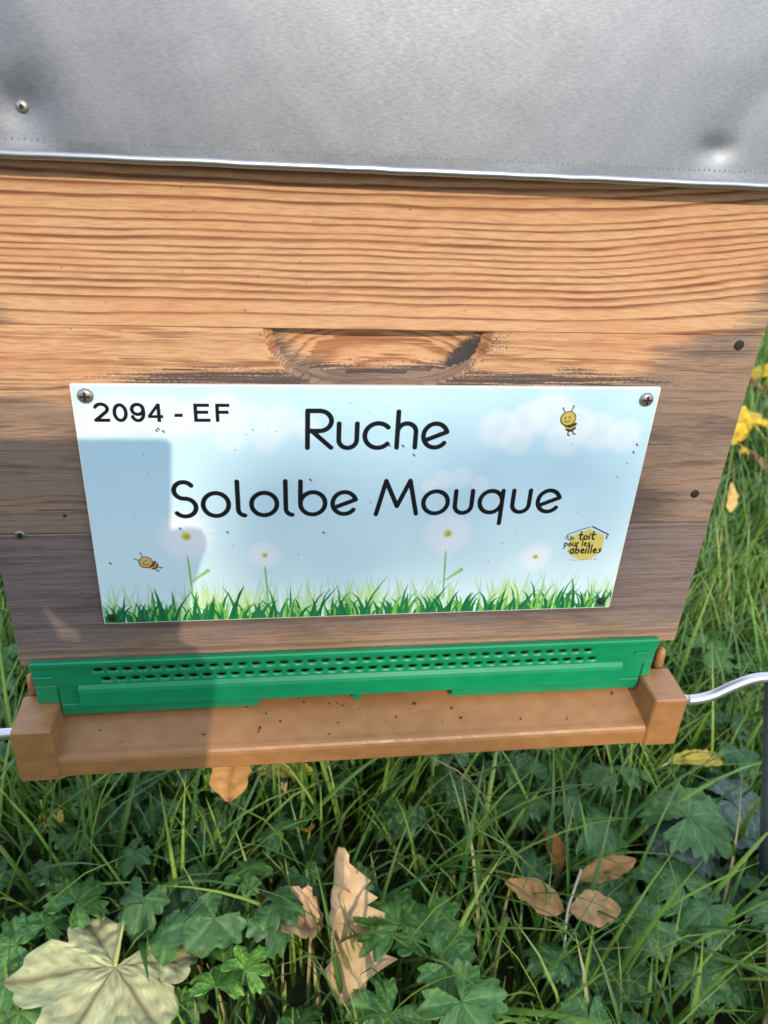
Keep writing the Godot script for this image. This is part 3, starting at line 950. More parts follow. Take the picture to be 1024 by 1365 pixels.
func make_stand():
	var s := thing("hive_stand", "steel hive stand of bright bent rods on dark grey legs", "hive stand", Vector3.ZERO)
	for z in [-0.0230, -0.44]:
		for sx in [1.0]:
			var ctrl := [Vector3(-0.355, 0.3110, z), Vector3(-0.300, 0.3085, z), Vector3(-0.262, 0.3000, z), Vector3(-0.225, 0.3002, z), Vector3(0.0, 0.3015, z), Vector3(0.225, 0.3010, z), Vector3(0.258, 0.2995, z), Vector3(0.275, 0.3030, z), Vector3(0.290, 0.3115, z), Vector3(0.304, 0.3178, z), Vector3(0.318, 0.3190, z), Vector3(0.3255, 0.3185, z)]
			var st := begin(true)
			tube(st, smooth_path(ctrl, 5), [0.0040], 12)
			build(st, "rod", M.rod, s)
	for x in [-0.355, 0.3255]:
		for z in [-0.0230, -0.44]:
			var st := begin(true)
			var out := signf(x) * 0.090
			tube(st, [Vector3(x + out * 1.1, -0.03, z), Vector3(x, 0.318, z), Vector3(x - out * 0.01, 0.321, z)], [0.0095, 0.0095, 0.007], 16)
			build(st, "leg", M.post, s)

func make_debris():
	var r := RandomNumberGenerator.new()
	r.seed = 4
	var st := begin(true)
	for k in 30:
		var x := r.randf_range(-0.18, 0.18)
		if k < 20: x = r.randfn(0.0, 0.075)
		var z := r.randf_range(-0.004, 0.020)
		x = clampf(x, -0.185, 0.185)
		var y := lerpf(0.3372, 0.3258, clampf((z + 0.006) / 0.0265, 0, 1))
		var l := r.randf_range(0.0003, 0.0009) * (1.6 if r.randf() < 0.15 else 1.0)
		var d := Vector3(cos(k * 2.4), 0.1, sin(k * 2.4)) * l
		var c := Vector3(x, y + 0.0004, z)
		tube(st, [c - d, c - d * 0.5, c + d * 0.6, c + d], [0.0002, l * 0.7, l * 0.6, 0.0002], 6)
	var o := build(st, "debris", M.crumb)
	tag(o, "dark brown crumbs scattered on the brown landing lip", "debris", "", "stuff")

# ---------------------------------------------------------------- leaves and plants
func cvert(st: SurfaceTool, p: Vector3, c: Color):
	st.set_color(c)
	st.add_vertex(p)

func cquad(st: SurfaceTool, a: Vector3, b: Vector3, c: Vector3, d: Vector3, ca: Color, cb: Color, cc: Color, cd: Color):
	cvert(st, a, ca); cvert(st, c, cc); cvert(st, b, cb)
	cvert(st, a, ca); cvert(st, d, cd); cvert(st, c, cc)

func lin(r: float, g: float, b: float) -> Color:
	return srgb(r, g, b).srgb_to_linear()

# hand-shaped leaf: lobes spread round the stalk's end; rim(angle) gives its outline, curl its bend
func palm_leaf(st: SurfaceTool, size: float, lobes: int, cut: float, teeth: float, cup: float, col: Color, vein: Color, seed_: int, spread := 2.65, wave := 0.05, blotch := 0.0, blotch_col := Color.BLACK, point := 2.8, rumple := 1.0, nr := 9):
	var na_ := lobes * (14 if nr < 12 else 30)
	var r := RandomNumberGenerator.new()
	r.seed = seed_
	var ph := r.randf() * 50.0
	var lw := []
	for k in lobes: lw.append(r.randf_range(0.85, 1.1) * (1.0 - 0.28 * absf(float(k) / maxf(lobes - 1, 1) * 2.0 - 1.0)))
	var rows := []
	var cols := []
	for i in na_ + 1:
		var t := float(i) / na_
		var an := lerpf(-spread, spread, t)
		var lp := t * lobes
		var li := mini(int(lp), lobes - 1)
		var f := (lp - li) * 2.0 - 1.0                      # -1 .. 1 across one lobe, 0 on its vein
		var lobe := 1.0 - cut * pow(absf(f), point)
		var tooth := 1.0 + teeth * (absf(cos(f * 5.2)) - 0.6) * (1.0 - absf(f) * 0.3)
		var R: float = size * lw[li] * lobe * tooth * (1.0 + 0.05 * na.get_noise_1d(an * 3.0 + ph))
		var row := []
		var rc := []
		for j in nr + 1:
			var q := float(j) / nr
			var rad := R * q
			var x := sin(an) * rad
			var z := -cos(an) * rad
			var y := -cup * rad * rad / size
			y += size * wave * (0.35 - pow(absf(f), 0.8)) * -q * 0.9
			y += rumple * size * 0.09 * na.get_noise_2d(x / size * 1.3 + ph, z / size * 1.3) * q * 2.0
			y += rumple * size * 0.030 * sin(q * 24.0 - absf(f) * 9.0) * (0.3 + q)
			row.append(Vector3(x, y, z))
			var vn := maxf(exp(-f * f * (30.0 + q * 90.0)), 0.6 * exp(-pow(sin((q * 5.0 - absf(f) * 2.0) * PI), 2.0) * 18.0) * (1.0 - q * 0.5))
			var n1 := na.get_noise_2d(x * 60.0 + ph, z * 60.0)
			var c := col.lerp(vein, clampf(vn * 0.95, 0, 1))
			c = c * (1.0 + 0.4 * n1 + 0.25 * nb.get_noise_2d(x * 300.0, z * 300.0 + ph))
			if blotch > 0.0: c = c.lerp(blotch_col, smoothstep(0.15, 0.5, nb.get_noise_2d(x * 45.0 + ph, z * 45.0)) * blotch)
			c.a = 1.0
			rc.append(c)
		rows.append(row); cols.append(rc)
	for i in na_:
		for j in nr:
			cquad(st, rows[i][j], rows[i][j + 1], rows[i + 1][j + 1], rows[i + 1][j], cols[i][j], cols[i][j + 1], cols[i + 1][j + 1], cols[i + 1][j])

# simple pointed leaf along -z from its stalk, folded along the midrib and rolled up by curl
func blade_leaf(st: SurfaceTool, length: float, width: float, fold: float, curl: float, twist: float, col: Color, vein: Color, seed_: int, ragged := 0.06, belly := 0.9):
	var n := 18
	var m := 8
	var ph := float(seed_) * 7.3
	var p := Vector3.ZERO
	var dirv := Vector3(0, 0, -1)
	var rows := []
	var cols := []
	for i in n + 1:
		var t := float(i) / n
		var hw := width * 0.5 * pow(sin(PI * pow(t, belly) * 0.985 + 0.02), 0.75) * (1.0 + ragged * nb.get_noise_1d(t * 9.0 + ph))
		var ang := curl * t
		dirv = Vector3(0, sin(ang), -cos(ang))
		var nrm := Vector3(0, cos(ang), sin(ang))
		if i > 0: p += dirv * length / n
		var side := Vector3(1, 0, 0).rotated(dirv, twist * t)
		var up := nrm.rotated(dirv, twist * t)
		var row := []
		var rc := []
		for j in m + 1:
			var s := float(j) / m * 2.0 - 1.0
			var wv := 0.10 * width * na.get_noise_2d(s * 1.5 + ph, t * 3.0) + 0.02 * width * sin(t * 40.0 - absf(s) * 6.0) * absf(s)
			row.append(p + side * s * hw * cos(fold * absf(s)) + up * (absf(s) * hw * sin(fold) + wv))
			var vn := maxf(exp(-s * s * 90.0), 0.35 * exp(-pow(sin((t * 8.0 - absf(s) * 1.2) * PI), 2.0) * 10.0))
			var c := col.lerp(vein, vn * 0.7) * (1.0 + 0.30 * na.get_noise_2d(s * 2.0 + ph, t * 6.0) + 0.15 * nb.get_noise_2d(s * 9.0, t * 22.0 + ph))
			c.a = 1.0
			rc.append(c)
		rows.append(row); cols.append(rc)
	for i in n:
		for j in m:
			cquad(st, rows[i][j], rows[i][j + 1], rows[i + 1][j + 1], rows[i + 1][j], cols[i][j], cols[i][j + 1], cols[i + 1][j + 1], cols[i + 1][j])

func stalk(parent: Node, a: Vector3, b: Vector3, r0: float, r1: float, col: Color, sag := 0.01, called := "stalk"):
	var st := begin(true)
	st.set_color(col)
	var mid := (a + b) / 2 + Vector3(0, -sag, 0)
	tube(st, smooth_path([a, mid, b], 4), [r0, r0, r0, r0, r1, r1, r1, r1, r1], 6)
	return build(st, called, M.leaf, parent)

func put(o: Node3D, at: Vector3, yaw: float, pitch := 0.0, roll := 0.0):
	o.position = at
	o.rotation = Vector3(pitch, yaw, roll)

func make_fallen_leaves():
	# big pale maple leaf with its stalk
	var t := thing("maple_leaf", "large pale yellow green fallen maple leaf lying in the grass", "leaf")
	var st := begin(true)
	palm_leaf(st, 0.086, 5, 0.24, 0.10, 0.10, lin(194, 190, 138), lin(126, 112, 72), 3, 2.7, 0.05, 0.35, lin(166, 170, 118), 1.5, 0.45, 16)
	build(st, "leaf_blade", M.dead, t)
	stalk(t, Vector3(0, 0, 0), Vector3(0.008, 0.022, 0.024), 0.0018, 0.0013, lin(176, 178, 100), 0.0)
	put(t, Vector3(-0.190, 0.075, 0.010), 2.75, 0.22, 0.05)
	# curled tan leaf, two lobes rolled round each other
	t = thing("dry_leaf", "curled tan dry leaf standing upright among dark green plants", "leaf")
	st = begin(true)
	blade_leaf(st, 0.120, 0.086, 0.85, 0.6, 0.5, lin(208, 176, 136), lin(160, 122, 86), 5, 0.45, 0.75)
	build(st, "leaf_blade", M.dead, t)
	st = begin(true)
	blade_leaf(st, 0.060, 0.045, 0.5, -0.9, 0.4, lin(196, 162, 124), lin(156, 124, 92), 8, 0.3)
	var lobe := build(st, "leaf_lobe", M.dead, t)
	put(lobe, Vector3(-0.008, 0.0, -0.06), 1.25, 0.3)
	put(t, Vector3(-0.010, 0.045, 0.040), 0.10, 0.42, -0.35)
	# narrow brown leaves on a pale twig
	var specs := [
		["folded orange brown leaf beside a thin pale twig", 0.046, 0.026, Vector3(0.189, 0.092, -0.080), 3.5, -0.5, 0.9, lin(178, 120, 66)],
		["small pinkish brown leaf curled behind the broad rounded green leaves", 0.034, 0.022, Vector3(0.238, 0.09, -0.075), 2.9, -0.3, 0.7, lin(158, 118, 84)],
		["broad light brown dry leaf at the left end of the pale twig", 0.056, 0.034, Vector3(0.186, 0.082, 0.000), 1.15, 0.1, 0.35, lin(186, 136, 84)],
		["brown dry leaf lying over the upper end of the pale twig", 0.056, 0.026, Vector3(0.206, 0.090, -0.022), -1.45, 0.05, 0.5, lin(182, 130, 78)],
		["tan dry leaf hanging below the middle of the pale twig", 0.044, 0.034, Vector3(0.190, 0.085, 0.002), -1.75, -0.05, 0.3, lin(196, 152, 102)]]
	for k in specs.size():
		var s: Array = specs[k]
		t = thing("dry_leaf", s[0], "leaf")
		st = begin(true)
		blade_leaf(st, s[1], s[2], s[6], -0.5 if k < 2 else 0.35, 0.3, s[7], s[7] * 0.7, 20 + k)
		build(st, "leaf_blade", M.dead, t)
		put(t, s[3], s[4], s[5], 0.1)
	st = begin(true)
	st.set_color(lin(206, 190, 164))
	tube(st, smooth_path([Vector3(0.210, 0.094, -0.030), Vector3(0.196, 0.090, -0.010), Vector3(0.186, 0.086, 0.006), Vector3(0.178, 0.070, 0.030)], 5), [0.0011], 6)
	var tw := build(st, "twig", M.dead)
	tag(tw, "thin pale twig between brown dry leaves", "twig")
	# leaves just under the landing lip
	var more := [
		["orange fallen leaf hanging below the brown hive floor", 0.046, 0.036, Vector3(-0.092, 0.220, -0.080), 2.9, -0.75, 0.4, lin(176, 130, 74), lin(134, 88, 46)],
		["yellowish green fallen leaf lying flat below the landing lip", 0.060, 0.030, Vector3(-0.080, 0.090, -0.168), -1.4, 0.0, 0.2, lin(172, 160, 66), lin(140, 130, 50)],
		["long yellow drooping leaf below the right corner block", 0.085, 0.024, Vector3(0.338, 0.105, -0.135), -1.45, 0.0, 0.3, lin(196, 172, 66), lin(160, 136, 50)],
		["small yellow leaf tip above the curled tan leaf", 0.022, 0.014, Vector3(-0.030, 0.110, -0.078), 0.3, -0.6, 0.3, lin(186, 146, 40), lin(160, 120, 36)],
		["small yellow leaf in the sunlit grass below the left corner block", 0.030, 0.022, Vector3(-0.262, 0.07, -0.135), 0.9, 0.1, 0.3, lin(196, 176, 70), lin(150, 130, 50)]]
	for k in more.size():
		var s: Array = more[k]
		t = thing("fallen_leaf", s[0], "leaf")
		st = begin(true)
		blade_leaf(st, s[1], s[2], s[6], -0.35, 0.25, s[7], s[8], 40 + k, 0.2)
		build(st, "leaf_blade", M.dead, t)
		if k == 2: stalk(t, Vector3.ZERO, Vector3(-0.004, -0.02, 0.035), 0.0012, 0.001, lin(196, 190, 120), 0.0)
		put(t, s[3], s[4], s[5], 0.15)
	# yellow and brown litter in the sunny grass beside the hive
	var lit := [
		["bright yellow maple leaf standing in sunny grass right of the hive", 0.085, Vector3(0.868, 0.14, -0.929), 0.4, 0.45, lin(216, 180, 44), true],
		["bright yellow maple leaf beside a pinkish dry leaf", 0.090, Vector3(1.076, 0.13, -1.222), -0.9, 0.6, lin(220, 176, 36), true],
		["yellow maple leaf with brown spots close to the hive body", 0.045, Vector3(0.815, 0.12, -0.870), 1.9, 0.7, lin(206, 170, 40), true],
		["pinkish tan dry leaf between two yellow maple leaves", 0.075, Vector3(0.985, 0.14, -1.094), 1.2, 0.3, lin(206, 150, 110), false],
		["small pale tan leaf upright in the green grass", 0.050, Vector3(0.648, 0.13, -0.600), 0.2, 0.9, lin(208, 176, 112), false],
		["brown curled dry leaf below the yellow maple leaves", 0.080, Vector3(0.890, 0.06, -0.840), 0.7, 0.2, lin(150, 116, 88), false],
		["pale cream leaf tucked against the hive's right edge", 0.055, Vector3(1.010, 0.14, -1.260), 0.1, 1.0, lin(220, 190, 140), false],
		["deep rust brown leaf in the shade behind the yellow maple leaf", 0.060, Vector3(0.905, 0.06, -1.000), 2.0, 0.2, lin(120, 62, 32), false]]
	for k in lit.size():
		var s: Array = lit[k]
		t = thing("maple_leaf" if s[6] else "dry_leaf", s[0], "leaf")
		st = begin(true)
		if s[6]: palm_leaf(st, s[1], 5, 0.32, 0.12, 0.5, s[5], s[5] * 0.75, 60 + k, 2.2, 0.14, 0.7, lin(150, 100, 36), 1.3)
		else: blade_leaf(st, s[1], s[1] * 0.55, 0.6, 0.7, 0.4, s[5], s[5] * 0.7, 60 + k, 0.2)
		build(st, "leaf_blade", M.dead, t)
		if s[6]: stalk(t, Vector3.ZERO, Vector3(0.01, -0.01, 0.04), 0.0014, 0.001, lin(200, 170, 60), 0.0)
		put(t, s[2], s[3], s[4], 0.1)

func leaf_mesh(kind: int, seed_: int) -> ArrayMesh:
	var st := begin(true)
	match kind:
		0: palm_leaf(st, 0.038, 5, 0.34, 0.22, 0.25, lin(76, 122, 54), lin(120, 156, 90), seed_, 2.75, 0.12)     # mid green, lobed
		1: palm_leaf(st, 0.029, 3, 0.22, 0.16, 0.35, lin(58, 98, 48), lin(96, 130, 78), seed_, 2.6, 0.12)       # dark three-part
		2: palm_leaf(st, 0.044, 7, 0.14, 0.12, 0.45, lin(76, 116, 60), lin(112, 144, 90), seed_, 2.95, 0.09)     # rounded, scalloped
		3: palm_leaf(st, 0.042, 7, 0.14, 0.12, 0.5, lin(92, 112, 102), lin(116, 132, 120), seed_, 2.95, 0.08, 0.3, lin(60, 78, 74))  # blue grey
		4: palm_leaf(st, 0.034, 5, 0.46, 0.16, 0.1, lin(100, 152, 56), lin(146, 182, 90), seed_, 2.3, 0.08)     # young bright
		5: palm_leaf(st, 0.036, 3, 0.34, 0.24, 0.35, lin(72, 114, 50), lin(104, 142, 72), seed_, 2.7, 0.12)
	return done(st)

func plant_proto(kind: int, leaves: int, seed_: int, called: String) -> Node3D:
	var r := RandomNumberGenerator.new()
	r.seed = seed_
	var o := Node3D.new()
	var meshes := [leaf_mesh(kind, seed_), leaf_mesh(kind, seed_ + 1)]
	for k in leaves:
		var an := TAU * k / leaves + r.randf_range(-0.5, 0.5)
		var reach := r.randf_range(0.02, 0.065) * (0.4 if k == 0 else 1.0)
		var h := r.randf_range(0.055, 0.12)
		var tip := Vector3(sin(an) * reach, h, -cos(an) * reach)
		var lf := mesh_node("leaf", meshes[k % 2], M.leaf, o)
		put(lf, tip, -an + r.randf_range(-0.4, 0.4), r.randf_range(-0.5, 0.15), r.randf_range(-0.25, 0.25))
		var s := r.randf_range(0.75, 1.15)
		lf.scale = Vector3(s, s, s)
		stalk(o, Vector3(sin(an) * 0.006, 0, -cos(an) * 0.006), tip, 0.0013, 0.0009, lin(88, 122, 62), -0.012, "leaf_stalk")
	return o

func make_plants():
	var names := ["buttercup_plant", "strawberry_plant", "mallow_plant", "grey_leaf_plant", "seedling_plant", "bramble_plant"]
	var labels := ["mid green plant with toothed five-lobed leaves", "dark green low plant with three-part leaves", "green plant with broad rounded scalloped leaves", "blue grey plant with rounded spotted leaves", "bright young green plant with narrow lobed leaves", "yellow green plant with toothed three-part leaves"]
	var groups := ["toothed green plants", "dark three-part plants", "rounded leaf plants", "grey leaf plants", "bright seedlings", "coarse toothed plants"]
	var proto := []
	for k in 6:
		proto.append([plant_proto(k, [6, 6, 5, 3, 5, 5][k], 100 + k * 10, names[k]), plant_proto(k, [5, 7, 6, 3, 4, 6][k], 105 + k * 10, names[k])])
	# x, z, kind, size, turn
	var spots := [
		[0.045, 0.030, 0, 1.15, 0.2], [0.268, -0.050, 2, 1.15, 0.9], [0.333, -0.110, 3, 1.0, 0.3], [0.372, -0.050, 3, 0.9, 2.0], [0.223, -0.130, 2, 1.0, 1.0],
		[-0.106, 0.050, 4, 1.1, 0.4], [-0.254, -0.010, 0, 0.9, 2.2], [-0.095, -0.029, 1, 1.0, 0.0], [-0.130, 0.0, 5, 0.9, 0.6], [0.408, -0.174, 1, 1.0, 1.1],
		[0.416, -0.290, 0, 1.2, 1.5], [0.523, -0.330, 0, 1.3, 0.2], [-0.174, -0.106, 1, 1.0, 1.9], [0.190, -0.100, 1, 1.0, 2.1],
		[-0.045, -0.070, 1, 1.0, 3.0], [0.300, 0.030, 2, 0.9, 2.4],
		[0.200, 0.055, 2, 0.8, 0.1], [-0.030, 0.075, 0, 0.7, 1.7], [-0.270, -0.120, 1, 0.9, 0.5], [-0.220, -0.180, 0, 0.9, 2.9], [-0.130, -0.160, 1, 1.0, 0.3],
		[0.070, -0.160, 1, 1.1, 2.2], [0.160, -0.200, 1, 1.0, 1.2], [0.300, -0.210, 0, 1.0, 0.8], [0.340, -0.010, 2, 1.0, 1.3], [-0.300, -0.250, 1, 1.0, 1.1], [-0.35, -0.35, 0, 1.0, 2.0]]
	var r := RandomNumberGenerator.new()
	r.seed = 77
	for k in 18:
		var x := r.randf_range(-0.45, 0.45)
		var z := r.randf_range(-0.5, 0.06)
		if k > 8:
			x = r.randf_range(0.3, 0.95); z = r.randf_range(-1.0, -0.2)
		spots.append([x, z, [1, 1, 0, 5, 1, 4, 2][r.randi() % 7], r.randf_range(0.7, 1.05), r.randf() * TAU])
	var i := 0
	for s in spots:
		var p: Node3D = proto[s[2]][i % 2]
		var o: Node3D = p.duplicate()
		o.name = numbered(names[s[2]])
		add_child(o)
		tag(o, labels[s[2]] + " " + landmark(s[0], s[1]), "plant", groups[s[2]])
		put(o, Vector3(s[0], ground_y(s[0], s[1]), s[1]), s[4])
		o.scale = Vector3.ONE * float(s[3])
		i += 1
	for p in proto:
		for q in p: q.free()

func landmark(x: float, z: float) -> String:
	var marks := [[-0.20, 0.02, "beside the big pale maple leaf"], [-0.01, 0.0, "beside the curled tan leaf"], [0.20, -0.02, "beside the brown leaves and pale twig"], [0.345, -0.135, "beside the long yellow drooping leaf"], [-0.09, -0.14, "under the orange hanging leaf"], [-0.27, -0.13, "near the left corner block"], [0.38, -0.02, "at the foot of the dark grey stand leg"], [0.10, -0.2, "in the shade under the hive floor"], [0.65, -0.6, "near the pale tan upright leaf"], [0.87, -0.9, "near the bright yellow maple leaves"], [-0.36, -0.36, "in the grass behind the left stand leg"], [0.45, -0.3, "in the grass behind the bent steel rod"]]
	var best := 9.0
	var text := ""
	for m in marks:
		var d := Vector2(x - m[0], z - m[1]).length()
		if d < best:
			best = d; text = m[2]
	return text

func grass_blade(st: SurfaceTool, root: Vector3, dir: float, length: float, width: float, lean: float, bend: float, col: Color, tip: Color, segs := 6):
	var side := Vector3(cos(dir), 0, -sin(dir))
	var fwd := Vector3(sin(dir), 0, cos(dir))
	var p := root
	var pl := []
	for i in segs + 1:
		var t := float(i) / segs
		var a := lean + bend * t * t
		var d := Vector3.UP * cos(a) + fwd * sin(a)
		var nrm := fwd * cos(a) - Vector3.UP * sin(a)
		var hw := width * 0.5 * (0.55 + 0.45 * smoothstep(0.0, 0.25, t)) * (1.0 - pow(t, 2.2)) + 0.00012
		pl.append([p - side * hw + nrm * hw * 0.45, p, p + side * hw + nrm * hw * 0.45])
		p += d * length / segs
	for i in segs:
		var c0 := col.lerp(tip, pow(float(i) / segs, 3.0))
		var c1 := col.lerp(tip, pow(float(i + 1) / segs, 3.0))
		for k in 2:
			cquad(st, pl[i][k], pl[i][k + 1], pl[i + 1][k + 1], pl[i + 1][k], c0, c0, c1, c1)

func make_grass():
	var r := RandomNumberGenerator.new()
	r.seed = 31
	var greens := [lin(94, 136, 56), lin(78, 124, 58), lin(112, 152, 62), lin(66, 108, 56), lin(136, 166, 72)]
	var straw := lin(176, 164, 108)
	var st := begin(true)
	# tufts near the hive, then the lawn beside and behind it
	var zones := [[-0.55, 0.60, -0.75, 0.16, 1250, 5, 1.0], [-1.2, 1.7, -2.6, -0.3, 2100, 5, 1.0], [0.22, 1.5, -1.9, -0.15, 2600, 5, 1.0], [-1.3, 1.6, 0.16, 0.75, 900, 4, 1.0], [-4.0, 5.0, -7.0, 3.5, 1500, 4, 1.5]]
	for z in zones:
		for k in z[4]:
			var cx := r.randf_range(z[0], z[1])
			var cz := r.randf_range(z[2], z[3])
			if z[6] > 1.2 and cx > -1.2 and cx < 1.7 and cz > -2.6 and cz < 1.3: continue
			var base: Color = greens[r.randi() % greens.size()]
			var hh := r.randf_range(0.09, 0.21)
			if cz > -0.06 and cx < -0.03: hh *= 0.5
			elif cz > -0.05 and cx < 0.35: hh *= 0.85
			for b in z[5]:
				var c := base * r.randf_range(0.75, 1.2)
				if r.randf() < 0.06: c = straw
				c.a = 1
				var x: float = cx + r.randfn(0, 0.012) * z[6]
				var zz: float = cz + r.randfn(0, 0.012) * z[6]
				grass_blade(st, Vector3(x, ground_y(x, zz) - 0.004, zz), r.randf() * TAU, hh * r.randf_range(0.6, 1.3), r.randf_range(0.0024, 0.0062) * z[6], r.randf_range(0.05, 0.45), r.randf_range(0.1, 1.3), c, c.lerp(straw, 0.35 if r.randf() < 0.3 else 0.05), 5 if z[6] < 1.2 else 3)
	# single long arching blades that stand out in front: root x, z, direction, length, width, lean, bend, bright
	for b in [[0.030, 0.020, 1.0, 0.26, 0.0085, 0.75, 0.75, 2], [0.16, 0.075, 0.9, 0.24, 0.0085, 0.5, 1.0, 2], [0.10, 0.050, 0.8, 0.24, 0.0075, 0.7, 0.6, 0], [0.255, -0.010, 0.55, 0.24, 0.0075, 0.6, 0.8, 2],
			[-0.330, -0.110, 1.25, 0.20, 0.0060, 0.9, 0.5, 4], [0.105, -0.150, 0.75, 0.27, 0.0055, 0.5, 0.5, 0], [0.045, -0.100, 0.8, 0.22, 0.0050, 0.55, 0.5, 0], [-0.145, -0.050, 3.5, 0.19, 0.0045, 0.12, 0.3, 4], [-0.150, -0.060, 2.9, 0.18, 0.0040, 0.2, 0.2, 4],
			[-0.155, -0.045, 4.2, 0.16, 0.0042, 0.5, 0.2, 4], [-0.06, -0.02, 3.7, 0.15, 0.0045, 0.4, 0.3, 4], [-0.085, 0.005, 3.9, 0.15, 0.0040, 0.5, 0.3, 4], [-0.02, 0.06, 0.9, 0.20, 0.0050, 0.7, 0.5, 0], [0.30, 0.03, 0.4, 0.22, 0.006, 0.4, 0.9, 4],
			[0.19, 0.05, 6.1, 0.15, 0.0045, 0.1, 0.2, 2], [0.21, 0.055, 0.3, 0.16, 0.0042, 0.15, 0.2, 2], [0.225, 0.045, 0.1, 0.17, 0.0045, 0.05, 0.3, 2], [0.01, -0.14, 5.6, 0.22, 0.005, 0.4, 0.2, 0], [-0.03, -0.15, 0.9, 0.22, 0.0045, 0.5, 0.2, 4]]:
		var c: Color = greens[b[7]]
		grass_blade(st, Vector3(b[0], ground_y(b[0], b[1]) - 0.004, b[1]), b[2], b[3], b[4], b[5], b[6], c, c.lerp(straw, 0.1), 12)
	for k in 420:
		var x := r.randf_range(-0.42, 0.50)
		var zz := r.randf_range(-0.42, 0.11)
		if x < -0.05 and zz > -0.08: continue
		var c: Color = greens[r.randi() % greens.size()] * r.randf_range(0.8, 1.25)
		c.a = 1
		grass_blade(st, Vector3(x, ground_y(x, zz) - 0.004, zz), r.randfn(0.7, 0.9), r.randf_range(0.14, 0.27), r.randf_range(0.0035, 0.0075), r.randf_range(0.2, 0.75), r.randf_range(0.2, 1.1), c, c.lerp(straw, 0.12), 9)
	var g := build(st, "grass", M.blade)
	tag(g, "long green grass growing round and under the hive", "grass", "", "stuff")

# ---------------------------------------------------------------- out of view: the photographer and the tree, whose shade falls on the hive
func sd_bone(p: Vector3, a: Vector3, b: Vector3, ra: float, rb: float) -> float:
	var ab := b - a
	var t := clampf((p - a).dot(ab) / ab.length_squared(), 0, 1)
	return p.distance_to(a + ab * t) - lerpf(ra, rb, t)

func net(st: SurfaceTool, bones: Array, cell: float, k: float, paint: Callable):
	# surface nets over the union of tapered capsules
	var field := {}
	var margin := k + cell * 2.0
	for b in bones:
		var lo: Vector3 = b[0].min(b[1]) - Vector3.ONE * (maxf(b[2], b[3]) + margin)
		var hi: Vector3 = b[0].max(b[1]) + Vector3.ONE * (maxf(b[2], b[3]) + margin)
		var i0 := Vector3i((lo / cell).floor())
		var i1 := Vector3i((hi / cell).ceil())
		for x in range(i0.x, i1.x + 1):
			for y in range(i0.y, i1.y + 1):
				for z in range(i0.z, i1.z + 1):
					var d := sd_bone(Vector3(x, y, z) * cell, b[0], b[1], b[2], b[3])
					if d > margin: continue
					var key := Vector3i(x, y, z)
					if field.has(key):
						var f: float = field[key]
						var h := maxf(k - absf(f - d), 0.0) / k
						field[key] = minf(f, d) - h * h * k * 0.25
					else: field[key] = d
	var vtx := {}
	var corner := [Vector3i(0, 0, 0), Vector3i(1, 0, 0), Vector3i(0, 1, 0), Vector3i(1, 1, 0), Vector3i(0, 0, 1), Vector3i(1, 0, 1), Vector3i(0, 1, 1), Vector3i(1, 1, 1)]
	var edges := [[0, 1], [2, 3], [4, 5], [6, 7], [0, 2], [1, 3], [4, 6], [5, 7], [0, 4], [1, 5], [2, 6], [3, 7]]
	for key in field:
		var f: float = field[key]
		if absf(f) > cell * 2.0: continue
		var v := []
		var s := 0
		for c in corner:
			var q: float = field.get(key + c, margin)
			v.append(q)
			if q < 0: s += 1
		if s == 0 or s == 8: continue
		var p := Vector3.ZERO
		var n := 0
		for e in edges:
			var a: float = v[e[0]]
			var b: float = v[e[1]]
			if (a < 0) != (b < 0):
				p += Vector3(corner[e[0]]).lerp(Vector3(corner[e[1]]), a / (a - b))
				n += 1
		vtx[key] = (Vector3(key) + p / n) * cell
	var ax := [Vector3i(1, 0, 0), Vector3i(0, 1, 0), Vector3i(0, 0, 1)]
	for key in vtx:
		var f0: float = field.get(key, margin)
		for a in 3:
			var f1: float = field.get(key + ax[a], margin)
			if (f0 < 0) == (f1 < 0): continue
			var u: Vector3i = ax[(a + 1) % 3]
			var w: Vector3i = ax[(a + 2) % 3]
			if not (vtx.has(key - u) and vtx.has(key - w) and vtx.has(key - u - w)): continue
			var q := [vtx[key - u - w], vtx[key - w], vtx[key], vtx[key - u]]
			if f0 > 0: q.reverse()
			var c: Color = paint.call(q[0])
			cquad(st, q[0], q[1], q[2], q[3], c, c, c, c)

